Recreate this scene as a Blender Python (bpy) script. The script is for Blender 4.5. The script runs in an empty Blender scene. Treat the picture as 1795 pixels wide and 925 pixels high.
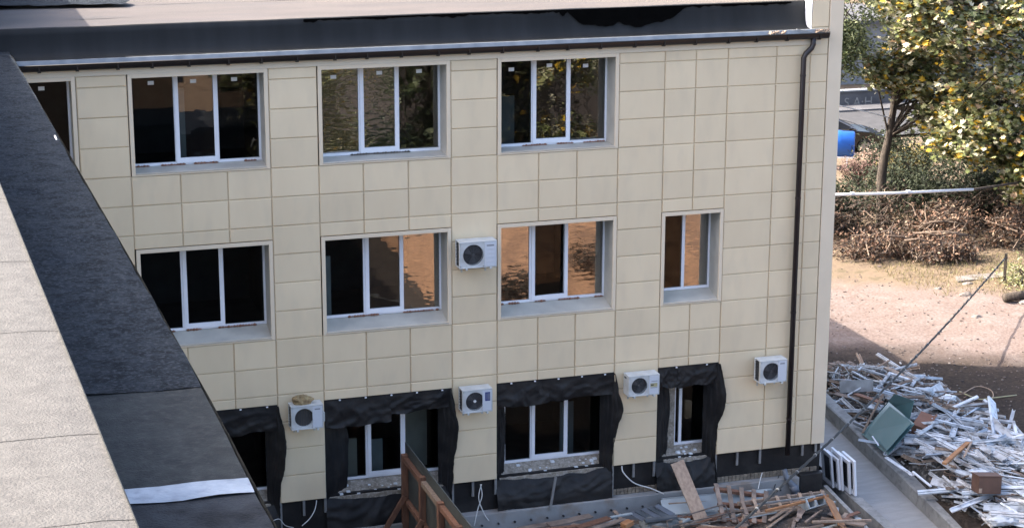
import bpy, bmesh, math, random
from mathutils import Vector, Matrix, Quaternion, noise
random.seed(7)
R = math.radians
sc = bpy.context.scene
COL = sc.collection

# ------------------------------------------------------------------ camera
CAM = Vector((-3.8225, -34.2222, 14.9394))
FWD = Vector((0.29572739, 0.92209962, -0.24955479))
RT = Vector((0.95242737, -0.30475471, 0.00258321))
UPV = Vector((0.07367102, 0.23844674, 0.96835723))
cd = bpy.data.cameras.new('camera'); cam = bpy.data.objects.new('camera', cd); COL.objects.link(cam)
cd.sensor_width = 36.0; cd.lens = 3336.54 / 1795 * 36; cd.clip_start = 0.1; cd.clip_end = 2000
cam.matrix_world = Matrix(((RT.x, UPV.x, -FWD.x, CAM.x), (RT.y, UPV.y, -FWD.y, CAM.y), (RT.z, UPV.z, -FWD.z, CAM.z), (0, 0, 0, 1)))
sc.camera = cam
# ------------------------------------------------------------------ sky, sun, exposure
SUN_EL = R(40.1)
SH = Vector((0.926, -0.377, 0)).normalized()          # horizontal direction in which shadows fall
w = bpy.data.worlds.new('World'); sc.world = w; w.use_nodes = True
nt = w.node_tree; bg = nt.nodes['Background']
sky = nt.nodes.new('ShaderNodeTexSky'); sky.sky_type = 'NISHITA'; sky.sun_disc = False
sky.sun_elevation = SUN_EL
sky.sun_rotation = math.atan2(-SH.x, -SH.y)           # azimuth of the sun, clockwise from +Y
sky.air_density = 0.8; sky.dust_density = 5.0; sky.ozone_density = 1.0
nt.links.new(sky.outputs[0], bg.inputs[0]); bg.inputs[1].default_value = 0.15
sl = bpy.data.lights.new('sun', 'SUN'); sun = bpy.data.objects.new('sun', sl); COL.objects.link(sun)
sl.energy = 3.2; sl.angle = R(0.5); sl.color = (1.0, 0.90, 0.78)
ldir = Vector((SH.x * math.cos(SUN_EL), SH.y * math.cos(SUN_EL), -math.sin(SUN_EL)))
sun.rotation_euler = ldir.to_track_quat('-Z', 'Y').to_euler(); sun.location = (-20, 10, 40)
sc.view_settings.view_transform = 'Standard'; sc.view_settings.look = 'None'
sc.view_settings.exposure = 2.3; sc.view_settings.gamma = 1
sc.render.engine = 'CYCLES'
sc.cycles.max_bounces = 6; sc.cycles.transparent_max_bounces = 8

# ------------------------------------------------------------------ helpers
def _dir(px, py): return FWD + RT * ((px - 897.5) / 3336.54) + UPV * ((462.5 - py) / 3336.54)
def at(px, py, Y):
    d = _dir(px, py); return CAM + d * ((Y - CAM.y) / d.y)
def on(px, py, z):
    d = _dir(px, py); return CAM + d * ((z - CAM.z) / d.z)

class MB:
    def __init__(s): s.v = []; s.f = []
    def quad(s, a, b, c, d):
        n = len(s.v); s.v += [tuple(a), tuple(b), tuple(c), tuple(d)]; s.f.append((n, n+1, n+2, n+3)); return s
    def poly(s, pts):
        n = len(s.v); s.v += [tuple(p) for p in pts]; s.f.append(tuple(range(n, n+len(pts)))); return s
    def box(s, x0, x1, y0, y1, z0, z1):
        n = len(s.v)
        s.v += [(x0,y0,z0),(x1,y0,z0),(x1,y1,z0),(x0,y1,z0),(x0,y0,z1),(x1,y0,z1),(x1,y1,z1),(x0,y1,z1)]
        for q in ((0,3,2,1),(4,5,6,7),(0,1,5,4),(1,2,6,5),(2,3,7,6),(3,0,4,7)): s.f.append(tuple(n+i for i in q))
        return s
    def beam(s, p0, p1, wd, th, up=(0,0,1)):
        p0 = Vector(p0); p1 = Vector(p1); d = (p1-p0).normalized(); up = Vector(up)
        sx = d.cross(up)
        if sx.length < 1e-4: sx = d.cross(Vector((1,0,0)))
        sx.normalize(); u = sx.cross(d).normalized(); n = len(s.v)
        for p in (p0, p1):
            for a, b in ((-1,-1),(1,-1),(1,1),(-1,1)): s.v.append(tuple(p + sx*(a*wd/2) + u*(b*th/2)))
        for q in ((0,3,2,1),(4,5,6,7),(0,1,5,4),(1,2,6,5),(2,3,7,6),(3,0,4,7)): s.f.append(tuple(n+i for i in q))
        return s
    def tube(s, pts, r, n=8, cap=True):
        pts = [Vector(p) for p in pts]; k0 = len(s.v); rr = r if isinstance(r, (list, tuple)) else [r]*len(pts)
        ref = None
        for i, p in enumerate(pts):
            d = (pts[min(i+1, len(pts)-1)] - pts[max(i-1, 0)]).normalized()
            if ref is None:
                ref = d.cross(Vector((0,0,1)))
                if ref.length < 1e-3: ref = d.cross(Vector((1,0,0)))
            ref = (ref - d*ref.dot(d)).normalized(); b = d.cross(ref)
            for j in range(n):
                a = 2*math.pi*j/n; s.v.append(tuple(p + (ref*math.cos(a) + b*math.sin(a))*rr[i]))
        for i in range(len(pts)-1):
            for j in range(n):
                s.f.append((k0+i*n+j, k0+i*n+(j+1)%n, k0+(i+1)*n+(j+1)%n, k0+(i+1)*n+j))
        if cap:
            s.f.append(tuple(k0+j for j in reversed(range(n)))); k = k0+(len(pts)-1)*n; s.f.append(tuple(k+j for j in range(n)))
        return s
    def grid(s, fn, nu, nv):
        k = len(s.v)
        for j in range(nv+1):
            for i in range(nu+1): s.v.append(tuple(fn(i/nu, j/nv)))
        for j in range(nv):
            for i in range(nu):
                a = k+j*(nu+1)+i; s.f.append((a, a+1, a+nu+2, a+nu+1))
        return s
    def mesh(s, name, smooth=False):
        m = bpy.data.meshes.new(name); m.from_pydata(s.v, [], s.f); m.update()
        if smooth:
            for p in m.polygons: p.use_smooth = True
        return m

def obj(name, mb, mat, parent=None, smooth=False, bevel=0):
    m = mb.mesh(name, smooth) if isinstance(mb, MB) else mb
    o = bpy.data.objects.new(name, m); COL.objects.link(o)
    if mat is not None:
        m.materials.clear(); m.materials.append(mat)
    if parent is not None:
        o.parent = parent
        if parent.type == 'EMPTY' and parent.get('worldbase'): o.location = -parent.location
    if bevel:
        b = o.modifiers.new('bevel', 'BEVEL'); b.width = bevel; b.segments = 2; b.limit_method = 'ANGLE'
    return o
def tag(o, label=None, cat=None, group=None, kind=None):
    if label: o['label'] = label
    if cat: o['category'] = cat
    if group: o['group'] = group
    if kind: o['kind'] = kind
    return o
def thing(name, label, cat, loc=(0,0,0), group=None, world=True):
    o = bpy.data.objects.new(name, None); COL.objects.link(o); o.location = loc; o.empty_display_size = .2
    if world: o['worldbase'] = 1
    return tag(o, label, cat, group)
def struct(name, mb, mat, smooth=False):
    return tag(obj(name, mb, mat, None, smooth), kind='structure')
def nz(p, s=1.0, seed=0): return noise.noise(Vector((p[0]*s+seed*13.7, p[1]*s+seed*7.1, p[2]*s+seed*3.3)))

MATS = {}
def M(name, c, rough=.7, c2=None, scale=4, bump=0, bscale=40, metal=0, spec=.4, stops=(.35,.65), stretch=(1,1,1), rnd=0, detail=6, c3=None, s3=60, m3=.5):
    """noise-mottled principled material in object space"""
    m = bpy.data.materials.new(name); m.use_nodes = True; MATS[name] = m
    N = m.node_tree.nodes; L = m.node_tree.links; b = N['Principled BSDF']
    b.inputs['Roughness'].default_value = rough; b.inputs['Metallic'].default_value = metal
    b.inputs['Specular IOR Level'].default_value = spec
    tc = N.new('ShaderNodeTexCoord'); mp = N.new('ShaderNodeMapping'); mp.inputs['Scale'].default_value = stretch
    L.new(tc.outputs['Object'], mp.inputs[0])
    col = None
    if c2 is None: c2 = tuple(x*.8 for x in c)
    nn = N.new('ShaderNodeTexNoise'); nn.inputs['Scale'].default_value = scale; nn.inputs['Detail'].default_value = detail
    L.new(mp.outputs[0], nn.inputs['Vector'])
    cr = N.new('ShaderNodeValToRGB'); e = cr.color_ramp.elements
    e[0].position = stops[0]; e[0].color = (*c, 1); e[1].position = stops[1]; e[1].color = (*c2, 1)
    L.new(nn.outputs['Fac'], cr.inputs[0]); col = cr.outputs[0]
    if c3 is not None:
        n3 = N.new('ShaderNodeTexNoise'); n3.inputs['Scale'].default_value = s3; n3.inputs['Detail'].default_value = 3
        L.new(mp.outputs[0], n3.inputs['Vector'])
        r3 = N.new('ShaderNodeValToRGB'); r3.color_ramp.elements[0].position = .5; r3.color_ramp.elements[1].position = .68
        L.new(n3.outputs['Fac'], r3.inputs[0])
        mu = N.new('ShaderNodeMath'); mu.operation = 'MULTIPLY'; mu.inputs[1].default_value = m3; L.new(r3.outputs[0], mu.inputs[0])
        mx = N.new('ShaderNodeMixRGB'); mx.inputs[2].default_value = (*c3, 1); L.new(mu.outputs[0], mx.inputs[0]); L.new(col, mx.inputs[1]); col = mx.outputs[0]
    if rnd:
        oi = N.new('ShaderNodeObjectInfo'); hs = N.new('ShaderNodeHueSaturation')
        mr = N.new('ShaderNodeMapRange'); mr.inputs[3].default_value = 1-rnd; mr.inputs[4].default_value = 1+rnd
        L.new(oi.outputs['Random'], mr.inputs[0]); L.new(mr.outputs[0], hs.inputs['Value']); L.new(col, hs.inputs['Color']); col = hs.outputs[0]
    L.new(col, b.inputs['Base Color'])
    if bump:
        nb = N.new('ShaderNodeTexNoise'); nb.inputs['Scale'].default_value = bscale; nb.inputs['Detail'].default_value = 5
        L.new(mp.outputs[0], nb.inputs['Vector'])
        bp = N.new('ShaderNodeBump'); bp.inputs['Strength'].default_value = bump; bp.inputs['Distance'].default_value = .02
        L.new(nb.outputs['Fac'], bp.inputs['Height']); L.new(bp.outputs[0], b.inputs['Normal'])
    return m
def leafmat(name, cols, trans=.35, rough=.45):
    m = bpy.data.materials.new(name); m.use_nodes = True
    N = m.node_tree.nodes; L = m.node_tree.links; b = N['Principled BSDF']
    g = N.new('ShaderNodeNewGeometry'); cr = N.new('ShaderNodeValToRGB'); cr.color_ramp.interpolation = 'CONSTANT'
    e = cr.color_ramp.elements
    while len(e) < len(cols): e.new(.5)
    t = 0
    for i, (wt, c) in enumerate(cols): e[i].position = t; e[i].color = (*c, 1); t += wt
    L.new(g.outputs['Random Per Island'], cr.inputs[0]); L.new(cr.outputs[0], b.inputs['Base Color'])
    b.inputs['Roughness'].default_value = rough; b.inputs['Specular IOR Level'].default_value = .5
    tr = N.new('ShaderNodeBsdfTranslucent'); L.new(cr.outputs[0], tr.inputs[0])
    mx = N.new('ShaderNodeMixShader'); mx.inputs[0].default_value = trans
    L.new(b.outputs[0], mx.inputs[1]); L.new(tr.outputs[0], mx.inputs[2]); L.new(mx.outputs[0], N['Material Output'].inputs[0])
    return m
def glassmat(name, refl, bump, bscale, stretch=(1,1,1), tint=(.55,.6,.6)):
    m = bpy.data.materials.new(name); m.use_nodes = True
    N = m.node_tree.nodes; L = m.node_tree.links; N.remove(N['Principled BSDF'])
    tr = N.new('ShaderNodeBsdfTransparent'); tr.inputs[0].default_value = (*tint, 1)
    gl = N.new('ShaderNodeBsdfGlossy'); gl.inputs['Roughness'].default_value = .015; gl.inputs[0].default_value = (.93,.95,.95,1)
    fr = N.new('ShaderNodeFresnel'); fr.inputs[0].default_value = refl
    mx = N.new('ShaderNodeMixShader'); L.new(fr.outputs[0], mx.inputs[0]); L.new(tr.outputs[0], mx.inputs[1]); L.new(gl.outputs[0], mx.inputs[2])
    tc = N.new('ShaderNodeTexCoord'); mp = N.new('ShaderNodeMapping'); mp.inputs['Scale'].default_value = stretch
    nb = N.new('ShaderNodeTexNoise'); nb.inputs['Scale'].default_value = bscale; nb.inputs['Detail'].default_value = 1.5
    bp = N.new('ShaderNodeBump'); bp.inputs['Strength'].default_value = bump; bp.inputs['Distance'].default_value = .02
    L.new(tc.outputs['Object'], mp.inputs[0]); L.new(mp.outputs[0], nb.inputs['Vector']); L.new(nb.outputs['Fac'], bp.inputs['Height']); L.new(bp.outputs[0], gl.inputs['Normal'])
    L.new(mx.outputs[0], N['Material Output'].inputs[0])
    return m

m_panel = M('panel_paint', (.74,.605,.41), .42, (.71,.575,.387), 1.3, .03, 2.5, spec=.35, rnd=.05, stretch=(1.6,1,.6), detail=8, c3=(.42,.36,.28), s3=1.8, m3=.14)
m_trim = M('trim_paint', (.74,.62,.46), .4, (.70,.585,.43), 2, spec=.35)
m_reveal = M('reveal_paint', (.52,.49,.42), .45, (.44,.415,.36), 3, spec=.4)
m_fascia = M('fascia_paint', (.70,.60,.46), .45, (.66,.57,.43), 2)
m_black = M('membrane_black', (.009,.009,.010), .55, (.018,.017,.017), 3, .3, 9, spec=.3, c3=(.035,.033,.031), s3=3, m3=.3)
m_wallin = M('inner_wall', (.10,.10,.105), .9, (.07,.07,.075), 2)
m_brickpl = M('old_plaster', (.20,.17,.13), .95, (.34,.30,.25), 9, .5, 30, c3=(.55,.5,.45), s3=25)
m_pvc = M('white_pvc', (.80,.81,.84), .35, (.74,.75,.79), 2, spec=.5)
m_rail = M('galvanised', (.30,.31,.31), .45, (.22,.22,.22), 6, metal=.4)
m_gutter = M('gutter_brown', (.012,.010,.010), .35, (.018,.014,.013), 5, spec=.5)
m_pipe = M('downpipe_brown', (.020,.013,.014), .4, (.013,.009,.010), 4, spec=.5)
m_drip = M('drip_edge', (.27,.29,.31), .5, (.19,.21,.23), 4)
m_felt_blk = M('felt_black', (.013,.0145,.016), .7, (.019,.021,.023), 1.3, .1, 60, stretch=(2.5,1,.25), spec=.2)
m_jagged_dark = M('near_black_matt', (.0022,.0022,.0022), .9, (.0015,.0015,.0015), 5, spec=.03)
m_deck = M('roof_felt_dusty', (.090,.077,.071), .9, (.073,.064,.060), 1.2, .3, 90, stretch=(.5,1.4,1), c3=(.07,.065,.065), s3=1.1, m3=.55)
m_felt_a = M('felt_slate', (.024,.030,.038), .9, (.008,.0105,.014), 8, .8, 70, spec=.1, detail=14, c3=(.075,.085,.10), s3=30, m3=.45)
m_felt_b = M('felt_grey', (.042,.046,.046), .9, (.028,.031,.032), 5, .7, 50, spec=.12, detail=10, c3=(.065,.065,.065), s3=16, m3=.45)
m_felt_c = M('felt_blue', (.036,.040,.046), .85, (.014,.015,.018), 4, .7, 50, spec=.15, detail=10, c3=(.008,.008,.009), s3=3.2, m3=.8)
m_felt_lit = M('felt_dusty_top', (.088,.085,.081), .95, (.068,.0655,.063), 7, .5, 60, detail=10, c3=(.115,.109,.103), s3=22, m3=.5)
m_whitestrip = M('white_membrane', (.34,.38,.43), .6, (.22,.26,.31), 4, .5, 25, detail=10, c3=(.15,.17,.2), s3=9, m3=.5)
m_concrete = M('concrete', (.30,.295,.28), .9, (.22,.215,.205), 3, .3, 40, c3=(.12,.115,.11), s3=8, m3=.5)
m_conc_blue = M('plinth_concrete', (.29,.29,.285), .85, (.23,.232,.23), 2, .2, 40, c3=(.20,.15,.11), s3=2.4, m3=.7)
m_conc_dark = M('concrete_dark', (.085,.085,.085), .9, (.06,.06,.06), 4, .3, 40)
m_brick = M('plinth_brick', (.24,.20,.15), .95, (.17,.14,.11), 8, .4, 40, rnd=.2)
m_wood = M('timber_red', (.23,.115,.070), .8, (.15,.075,.05), 3, .3, 40, stretch=(8,8,1.2), rnd=.2)
m_wood_pale = M('timber_pale', (.36,.27,.20), .85, (.25,.18,.135), 3, .3, 40, stretch=(6,6,1), rnd=.18)
m_wood_grey = M('timber_weathered', (.26,.20,.16), .9, (.15,.115,.095), 5, .4, 40, rnd=.25)
m_orange = M('timber_orange', (.40,.20,.09), .8, (.28,.13,.06), 5, .2, 40)
m_sheet = M('hoarding_sheet', (.075,.085,.080), .6, (.055,.062,.06), 2, .1, 20)
m_bluesteel = M('grey_blue_sheet', (.09,.105,.12), .55, (.065,.075,.085), 4, spec=.4)
m_palesheet = M('pale_sheet', (.36,.40,.41), .6, (.28,.31,.32), 2.5)
m_steel = M('rusty_rod', (.16,.135,.12), .6, (.10,.08,.065), 10, metal=.3)
m_pipegrey = M('grey_pipe', (.13,.15,.18), .5, (.09,.10,.12), 4)
m_ac = M('ac_white', (.57,.59,.585), .45, (.48,.50,.495), 4, spec=.4, rnd=.05, c3=(.3,.28,.24), s3=5, m3=.3)
m_ac_panel = M('ac_panel', (.58,.61,.65), .4, (.54,.57,.61), 3)
m_dark = M('dark_void', (.020,.022,.025), .6, (.03,.032,.035), 6)
m_grille = M('grille_wire', (.07,.075,.08), .5, (.05,.05,.055), 6)
m_coil = M('dusty_coil', (.13,.115,.095), .8, (.09,.08,.07), 8)
m_foam = M('yellow_foam', (.38,.29,.15), .95, (.22,.15,.08), 14, .8, 40)
m_foamred = M('brown_foam', (.30,.15,.10), .95, (.22,.12,.08), 14, .6, 60)
m_paper = M('paper_white', (.75,.77,.78), .7, (.7,.72,.73), 5)
m_bluelabel = M('blue_label', (.02,.035,.16), .5, (.03,.05,.2), 8)
m_gold = M('gold_label', (.42,.38,.20), .5, (.32,.30,.2), 8)
m_greylabel = M('grey_label', (.25,.26,.28), .5, (.22,.23,.25), 8)
m_cable = M('cable_black', (.012,.012,.012), .5, (.02,.02,.02), 10)
m_cablew = M('cable_white', (.62,.62,.60), .5, (.55,.55,.53), 10)
m_tubew = M('pale_tube', (.60,.62,.64), .35, (.55,.57,.6), 3)
m_leafA = leafmat('maple_leaves', [(.24,(.29,.30,.14)),(.20,(.50,.47,.33)),(.22,(.14,.165,.06)),(.10,(.50,.32,.035)),(.18,(.045,.055,.022)),(.06,(.34,.24,.15))], .22, .38)
m_leafB = leafmat('linden_leaves', [(.45,(.14,.17,.075)),(.3,(.26,.29,.16)),(.25,(.07,.095,.04))], .3)
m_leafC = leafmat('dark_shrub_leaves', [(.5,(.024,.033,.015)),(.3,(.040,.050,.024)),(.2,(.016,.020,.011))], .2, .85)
m_leafD = leafmat('dry_leaves', [(.30,(.13,.070,.042)),(.22,(.21,.125,.082)),(.40,(.040,.027,.020)),(.08,(.30,.23,.16))], .2, .7)
m_leafDD = leafmat('dark_dry_leaves', [(.4,(.05,.030,.020)),(.4,(.022,.020,.013)),(.2,(.11,.065,.042))], .15, .8)
m_leafY = leafmat('yellow_bush_leaves', [(.6,(.42,.34,.11)),(.4,(.34,.30,.12))], .3)
m_bark = M('bark', (.075,.060,.048), .95, (.028,.023,.019), 6, .8, 20, stretch=(3,3,.6))
m_twig = M('twig', (.20,.15,.11), .9, (.07,.05,.04), 5)
m_grass = leafmat('dry_grass_blades', [(.6,(.24,.19,.10)),(.4,(.16,.15,.07))], .3, .8)
m_stone = M('stone', (.22,.19,.17), .95, (.13,.115,.105), 4, .3, 20, rnd=.2)
m_carpaint = M('car_paint_black', (.008,.008,.009), .15, (.01,.01,.01), 3, spec=.6)
m_tyre = M('tyre', (.012,.012,.012), .8, (.018,.018,.018), 8)
m_chrome = M('alloy', (.35,.36,.38), .3, (.3,.3,.31), 8, metal=.8)
m_barrel = M('barrel_blue', (.025,.14,.52), .4, (.02,.11,.44), 3, spec=.5)
m_farwall = M('far_wall_grey', (.10,.10,.105), .9, (.07,.07,.075), 1.5, .2, 20)
m_farwhite = M('far_wall_white', (.20,.21,.225), .8, (.17,.18,.19), .6)
m_letter = M('faded_paint', (.24,.235,.225), .9, (.17,.17,.165), 6)
m_pink = M('house_render', (.30,.205,.14), .9, (.26,.175,.12), 2)
m_glassdark = M('far_glass', (.02,.022,.025), .15, (.03,.03,.035), 3)
m_tealglass = M('teal_glass', (.10,.19,.195), .12, (.115,.21,.215), 2, spec=.7)
m_cardboard = M('cardboard', (.24,.12,.08), .85, (.18,.09,.06), 4)
m_brownbox = M('brown_laminate', (.12,.065,.045), .6, (.09,.05,.035), 5)
m_plastic_bag = M('plastic_sheeting', (.52,.55,.58), .45, (.42,.45,.48), 5, .6, 12)
g_plain = glassmat('glass_plain', 1.36, .01, 2)
g_film = glassmat('glass_film_rippled', 3.8, .09, 6, (.8,1,1.9))
g_wave = glassmat('glass_slightly_wavy', 2.2, .05, 3, (1,1,1.6))
g_earth = glassmat('glass_reflective', 3.4, .07, 4, (1,1,2.5))

# ------------------------------------------------------------------ ground
def ground_material():
    m = bpy.data.materials.new('yard_ground'); m.use_nodes = True
    N = m.node_tree.nodes; L = m.node_tree.links; b = N['Principled BSDF']; b.inputs['Roughness'].default_value = 1; b.inputs['Specular IOR Level'].default_value = .1
    tc = N.new('ShaderNodeTexCoord')
    def noi(s, d=5):
        n = N.new('ShaderNodeTexNoise'); n.inputs['Scale'].default_value = s; n.inputs['Detail'].default_value = d; L.new(tc.outputs['Object'], n.inputs['Vector']); return n.outputs['Fac']
    def ramp(f, stops):
        r = N.new('ShaderNodeValToRGB'); e = r.color_ramp.elements
        while len(e) < len(stops): e.new(.5)
        for i, (p, c) in enumerate(stops): e[i].position = p; e[i].color = (*c, 1)
        L.new(f, r.inputs[0]); return r.outputs[0]
    def mix(f, a, c):
        x = N.new('ShaderNodeMixRGB'); L.new(f, x.inputs[0]); L.new(a, x.inputs[1]); L.new(c, x.inputs[2]); return x.outputs[0]
    grav = ramp(noi(.9), [(.35,(.190,.155,.140)),(.55,(.150,.108,.091)),(.72,(.205,.170,.153))])
    speck = ramp(noi(13,5), [(.36,(.105,.080,.069)),(.52,(.180,.146,.130)),(.68,(.26,.225,.205))])
    mval = N.new('ShaderNodeValue'); mval.outputs[0].default_value = .45
    road = mix(mval.outputs[0], grav, speck)
    soil = mix(mval.outputs[0], ramp(noi(1.2), [(.35,(.050,.037,.028)),(.65,(.035,.028,.024))]), ramp(noi(11,4), [(.38,(.02,.017,.015)),(.7,(.085,.066,.053))]))
    grass = ramp(noi(2.2), [(.3,(.135,.102,.075)),(.5,(.165,.125,.088)),(.7,(.11,.090,.058))])
    # road strip: distance from its centre line
    sx = N.new('ShaderNodeSeparateXYZ'); L.new(tc.outputs['Object'], sx.inputs[0])
    def math_(op, a, c):
        x = N.new('ShaderNodeMath'); x.operation = op
        for i, q in enumerate((a, c)):
            if isinstance(q, (int, float)): x.inputs[i].default_value = q
            else: L.new(q, x.inputs[i])
        return x.outputs[0]
    # centre line through (22,14) with direction (.80,-.60); normal (.60,.80)
    dist = math_('ADD', math_('MULTIPLY', math_('SUBTRACT', sx.outputs[0], 22.0), .50), math_('MULTIPLY', math_('SUBTRACT', sx.outputs[1], 12.6), .866))
    wob = math_('MULTIPLY', math_('SUBTRACT', noi(.7), .5), 2.4)
    d2 = math_('ADD', dist, wob)
    mr = N.new('ShaderNodeMapRange'); mr.inputs[1].default_value = 2.6; mr.inputs[2].default_value = 3.8; L.new(d2, mr.inputs[0])
    ml = N.new('ShaderNodeMapRange'); ml.inputs[1].default_value = -3.0; ml.inputs[2].default_value = -4.6; L.new(d2, ml.inputs[0])
    c = mix(mr.outputs[0], road, grass); c = mix(ml.outputs[0], c, soil)
    L.new(c, b.inputs['Base Color'])
    bp = N.new('ShaderNodeBump'); bp.inputs['Strength'].default_value = .8; bp.inputs['Distance'].default_value = .03
    L.new(noi(22,5), bp.inputs['Height']); L.new(bp.outputs[0], b.inputs['Normal'])
    return m
m_ground = ground_material()
def gh(x, y):
    h = 0.10*nz((x, y, 0), .35) + .05*nz((x, y, 0), 1.1, 3)
    k = min(1, max(0, (x-16.6)/2)) if y > -6 else min(1, max(0, (-6-y)/3))
    if y > 9: k = max(k, min(1, (y-9)/3))
    return h*k
g = MB()
xs = [-900,-300,-80,-30,-10,0,6,10,13,15] + [16+.35*i for i in range(60)] + [38,42,48,60,90,160,400,900]
ys = [-900,-300,-90,-50,-30,-20,-14,-10,-7,-5,-3.5] + [-3+.35*i for i in range(84)] + [28,32,38,46,60,90,160,400,900]
for j, y in enumerate(ys):
    for i, x in enumerate(xs):
        # sunken areaway beside the ramp is cut by dropping the sheet there
        z = gh(x, y)
        if 13.9 < x < 16.3 and -9 < y < 6: z = -1.9
        g.v.append((x, y, z))
for j in range(len(ys)-1):
    for i in range(len(xs)-1):
        a = j*len(xs)+i; g.f.append((a, a+1, a+len(xs)+1, a+len(xs)))
struct('ground', g, m_ground, True)

# ------------------------------------------------------------------ main building
bld = thing('clad_building', 'three-storey building clad in cream metal panels with black felt roof edge', 'building', (6, 0, 0))
ROW = [9.5 - .55*k for k in range(16)]
GAP = .012
def panel(x0, x1, z0, z1, name='panel'):
    """folded cassette: flange, bevelled edge, faintly uneven face"""
    a = GAP; s = MB(); r = random.uniform
    yo = r(-.002, .002); t = [r(-.0018, .0018) for _ in range(4)]
    X0, X1, Z0, Z1 = x0+a, x1-a, z0+a, z1-a
    fl = [(x0+.001,.026,z0+.001),(x1-.001,.026,z0+.001),(x1-.001,.026,z1-.001),(x0+.001,.026,z1-.001)]
    e1 = [(X0,.024,Z0),(X1,.024,Z0),(X1,.024,Z1),(X0,.024,Z1)]
    e2 = [(X0,.006,Z0),(X1,.006,Z0),(X1,.006,Z1),(X0,.006,Z1)]
    b = .006
    fr = [(X0+b,yo+t[0],Z0+b),(X1-b,yo+t[1],Z0+b),(X1-b,yo+t[2],Z1-b),(X0+b,yo+t[3],Z1-b)]
    n = 0; s.v = fl+e1+e2+fr
    for k in range(3):
        for i in range(4):
            j = (i+1) % 4; s.f.append((k*4+i, k*4+j, k*4+4+j, k*4+4+i))
    cx, cz = (X0+X1)/2+r(-.1,.1), (Z0+Z1)/2+r(-.06,.06)
    s.v += fr; s.v.append((cx, yo+sum(t)/4+r(-.0012,.0008), cz)); c = len(s.v)-1
    for i in range(4): s.f.append((16+i, 16+(i+1) % 4, c))
    o = obj(name, s, m_panel, bld)
    for p in o.data.polygons[-4:]: p.use_smooth = True
    return o
def column(x0, x1, ztop, zbot):
    zs = [ztop] + [z for z in ROW if zbot+.02 < z < ztop-.02] + [zbot]
    for a, b in zip(zs[:-1], zs[1:]): panel(x0, x1, b, a)
TOP = 9.71; BOT = 1.25
for a, b in ((-.978,-.085),(2.465,3.368),(5.93,6.85),(9.325,10.28),(11.618,12.663),(12.663,13.40)): column(a, b, TOP, BOT)
ZONES = {1:[-.085,.80,1.66,2.465], 2:[3.368,4.216,5.089,5.93], 3:[6.85,7.69,8.475,9.325], 4:[10.28,10.935,11.618], 0:[-1.83,-.978]}
for k, xs_ in ZONES.items():
    for a, b in zip(xs_[:-1], xs_[1:]):
        column(a, b, 7.85 if k != 4 else TOP, 6.49)
        column(a, b, 4.56, 3.25)
# the end bay rises past the eaves
zz = [12.25,11.70,11.15,10.6,10.05,9.5]+ROW[1:]
for a, b in zip(zz[:-1], zz[1:]): panel(13.40, 13.79, b, a)
s = MB().box(13.795, 14.094, -.006, .03, BOT, 12.25); s.box(14.064, 14.094, .032, 10.7, BOT, 12.25)
obj('corner_strip', s, m_trim, bld, bevel=.006)
s = MB().box(13.40, 14.06, .036, .30, 9.75, 12.25); obj('end_wall_core', s, m_fascia, bld)
s = MB().box(13.385, 13.398, .0, .33, 10.02, 12.25); obj('end_return', s, m_pvc, bld)

# structural wall behind the cladding, built round the openings
s = MB(); Y0, Y1 = .10, .56
wx = [-2.3, -.978, -.085, 2.465, 3.368, 5.93, 6.85, 9.325, 10.28, 11.618, 14.06]
for a, b in ((-.93,-.13),(2.42,3.41),(5.88,6.89),(9.28,10.32),(11.57,14.06)): s.box(a, b, Y0, Y1, -1.5, 9.9)
for a, b in ((-2.3,-.93),(-.13,2.42),(3.41,5.88),(6.89,9.28),(10.32,11.57)):
    if b == 11.57: s.box(a, b, Y0, Y1, 6.45, 9.9)
    else:
        s.box(a, b, Y0, Y1, 9.68, 9.9); s.box(a, b, Y0, Y1, 6.45, 7.82)
    s.box(a, b, Y0, Y1, 2.95, 4.57); s.box(a, b, Y0+.06, Y1, -1.5, 1.25)
obj('wall', s, m_black, bld)
# rooms: floors, back walls, partitions, ceilings
s = MB()
for z in (.55, 4.05, 7.30): s.box(-2.2, 14.0, .58, 5.0, z-.2, z)
s.box(-2.2, 14.0, 5.0, 10.6, -1, 10.38)
for x in (-.5, 2.9, 6.4, 9.8, 12.0): s.box(x-.06, x+.06, .58, 4.98, .6, 9.9)
s.box(-2.2, 14.0, .57, 4.98, 9.9, 10.2)
s.box(14.0, 14.058, .57, 10.6, -1.5, 10.3); s.box(-2.3, -2.21, .57, 10.6, -1, 10.3)
obj('interior', s, m_wallin, bld)
# unseen block added to shade the deck's left end, gable wall, low rear annexe
s = MB().box(-4.5, -2.35, .62, 10.6, 10.2, 12.1); obj('added_shade_block', s, m_felt_lit, bld)
s = MB().box(13.42, 14.06, .34, 10.68, 10.3, 12.25); obj('gable_parapet', s, m_fascia, bld)
s = MB().box(2, 14.06, 10.72, 19.5, -.5, 6.0); obj('rear_annexe', s, m_fascia, bld)

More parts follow.
